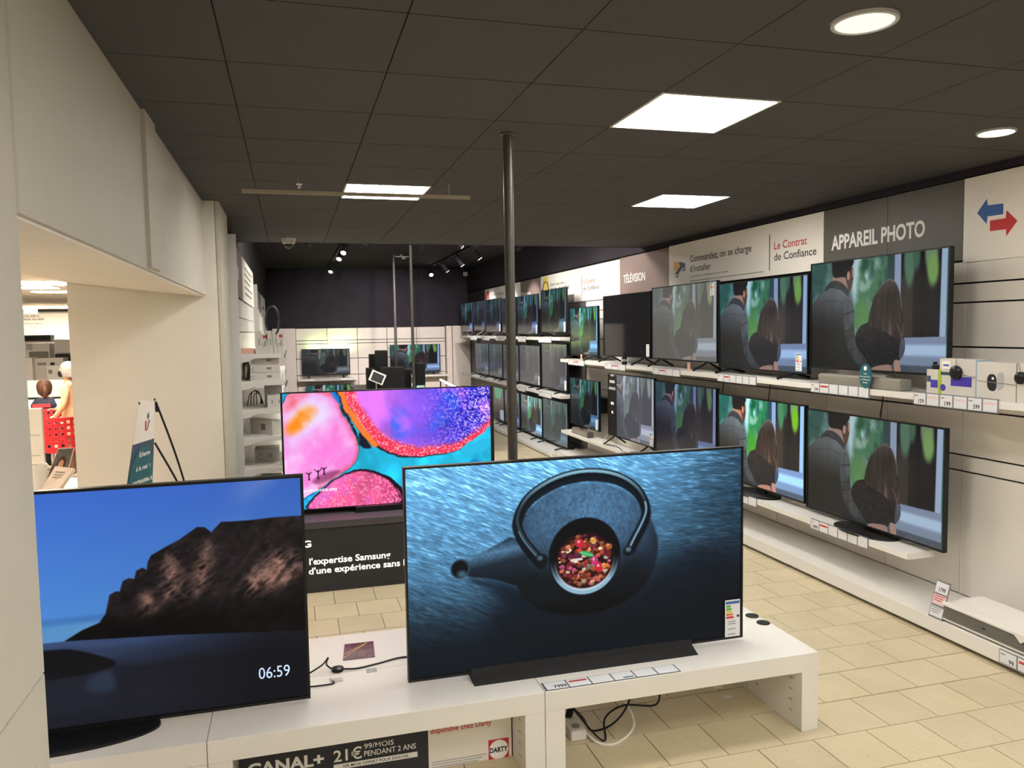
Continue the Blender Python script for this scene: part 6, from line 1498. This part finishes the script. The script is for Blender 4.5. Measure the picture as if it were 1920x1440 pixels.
for i in range(3): MB().add([q(u, v) for u, v in ((.2, .75-.12*i), (.7, .75-.12*i), (.7, .79-.12*i), (.2, .79-.12*i))], [(0, 1, 2, 3)]).build('print_line', M_GREY, t, fix=False)

# ================================================================== MID-ROOM SPEAKER ISLAND (seen over the colourful screen)
YI = 13.6
c0, c1 = on_y(672, 712, YI), on_y(768, 712, YI)
zi = .92
t = thing('island_counter', 'dark grey speaker counter in the middle of the back room', 'counter', (1.7, 14.6, 0))
box(1.15, 2.2, 12.8, 16.2, 0, zi-.06).build('body', mat('plum_grey_laminate', '4a4248', .5), t); box(1.12, 2.23, 12.78, 16.22, zi-.06, zi).build('top', mat('mauve_grey_laminate', '6a5f66', .5), t); box(1.15, 2.2, 12.775, 12.78, zi-.05, zi-.01).build('price_rail', M_GREY, t)
for px0, px1, py0, Y, lab in ((706, 727, 657, 13.35, 'black floor speaker taller than its neighbours on the island'), (713, 758, 688, 13.0, 'wide black speaker at the front of the island'), (688, 704, 690, 13.25, 'small black speaker on the island beside the tablet'), (758, 771, 692, 13.6, 'black speaker next to the thin pole'), (781, 797, 681, 13.3, 'black speaker with a pale base near the showcase'), (694, 716, 664, 13.9, 'black speaker behind the tilted tablet')):
    A, B = on_y(px0, 700, Y), on_y(px1, py0, Y)
    if A.x > 2.1: A.x, B.x = A.x, B.x
    t = thing('speaker', lab, 'speaker', ((A.x+B.x)/2, Y, zi)); box(A.x, B.x, Y, Y+.22, zi, B.z).build('cabinet', M_BLKM, t, bevel=.008); box(A.x+.01, B.x-.01, Y-.006, Y, zi+.02, B.z-.02).build('grille', M_BLK, t)
A, B = on_y(690, 690, 12.85), on_y(708, 676, 12.85)
t = thing('tablet_stand', 'tilted tablet with a white frame on the island', 'tablet', (A.x+.1, 12.85, zi))
MB().add([(A.x, 12.84, zi+.30), (A.x+.22, 12.84, zi+.20), (A.x+.30, 12.90, zi+.36), (A.x+.08, 12.90, zi+.46)]+[(A.x, 12.86, zi+.30), (A.x+.22, 12.86, zi+.20), (A.x+.30, 12.92, zi+.36), (A.x+.08, 12.92, zi+.46)], [(0, 1, 2, 3), (7, 6, 5, 4), (0, 4, 5, 1), (1, 5, 6, 2), (2, 6, 7, 3), (3, 7, 4, 0)]).build('frame', M_WHITE2, t)
MB().add([(A.x+.035, 12.838, zi+.305), (A.x+.205, 12.838, zi+.228), (A.x+.265, 12.885, zi+.35), (A.x+.095, 12.885, zi+.43)], [(0, 1, 2, 3)]).build('glass', M_BLK, t, fix=False); MB().cyl((A.x+.13, 12.89, zi), (A.x+.13, 12.89, zi+.32), .015).build('stem', M_CHROME, t)
# glass showcase with a light bar
g0, g1 = on_y(752, 700, 12.4), on_y(868, 735, 12.4)
t = thing('showcase', 'dark showcase with a lit bar along its edge near the far shelves', 'showcase', (2.75, 13, 0))
box(2.24, 3.10, 12.3, 14.0, 0, .80).build('body', mat('plum_black_laminate', '2b252c', .4), t); box(2.26, 3.08, 12.32, 13.98, .80, .96).build('glass_box', M_GLASS, t); box(2.24, 3.10, 12.3, 14.0, .96, .98).build('lid_glass', M_GLASS, t)
LA, LB = on_y(826, 712, 13.9), on_y(857, 727.5, 12.5)
MB().cyl(LA, LB, .018, n=12).build('light_bar', M_LEDBAR, t)
for p in (LA, LB): MB().cyl((p.x, p.y, .97), (p.x, p.y, p.z), .012, n=8).build('bar_post', M_DKG, t)
A = on_y(780, 722, 12.95); B = on_y(797, 715, 12.95)
t = thing('display_tablet', 'small lit display with a landscape on the island counter', 'display', (A.x+.1, 12.95, zi))
box(A.x, B.x, 12.94, 12.96, zi+.02, zi+.18).build('case', M_BLK, t); box(A.x+.01, B.x-.01, 12.937, 12.94, zi+.03, zi+.17).build('picture', mat('lit_small_picture', '9fc0b8', .3, var=.5, scale=12, emit='8fb5ae', estr=.5), t); box(A.x+.03, B.x-.03, 12.90, 13.02, zi, zi+.02).build('foot', M_BLK, t)
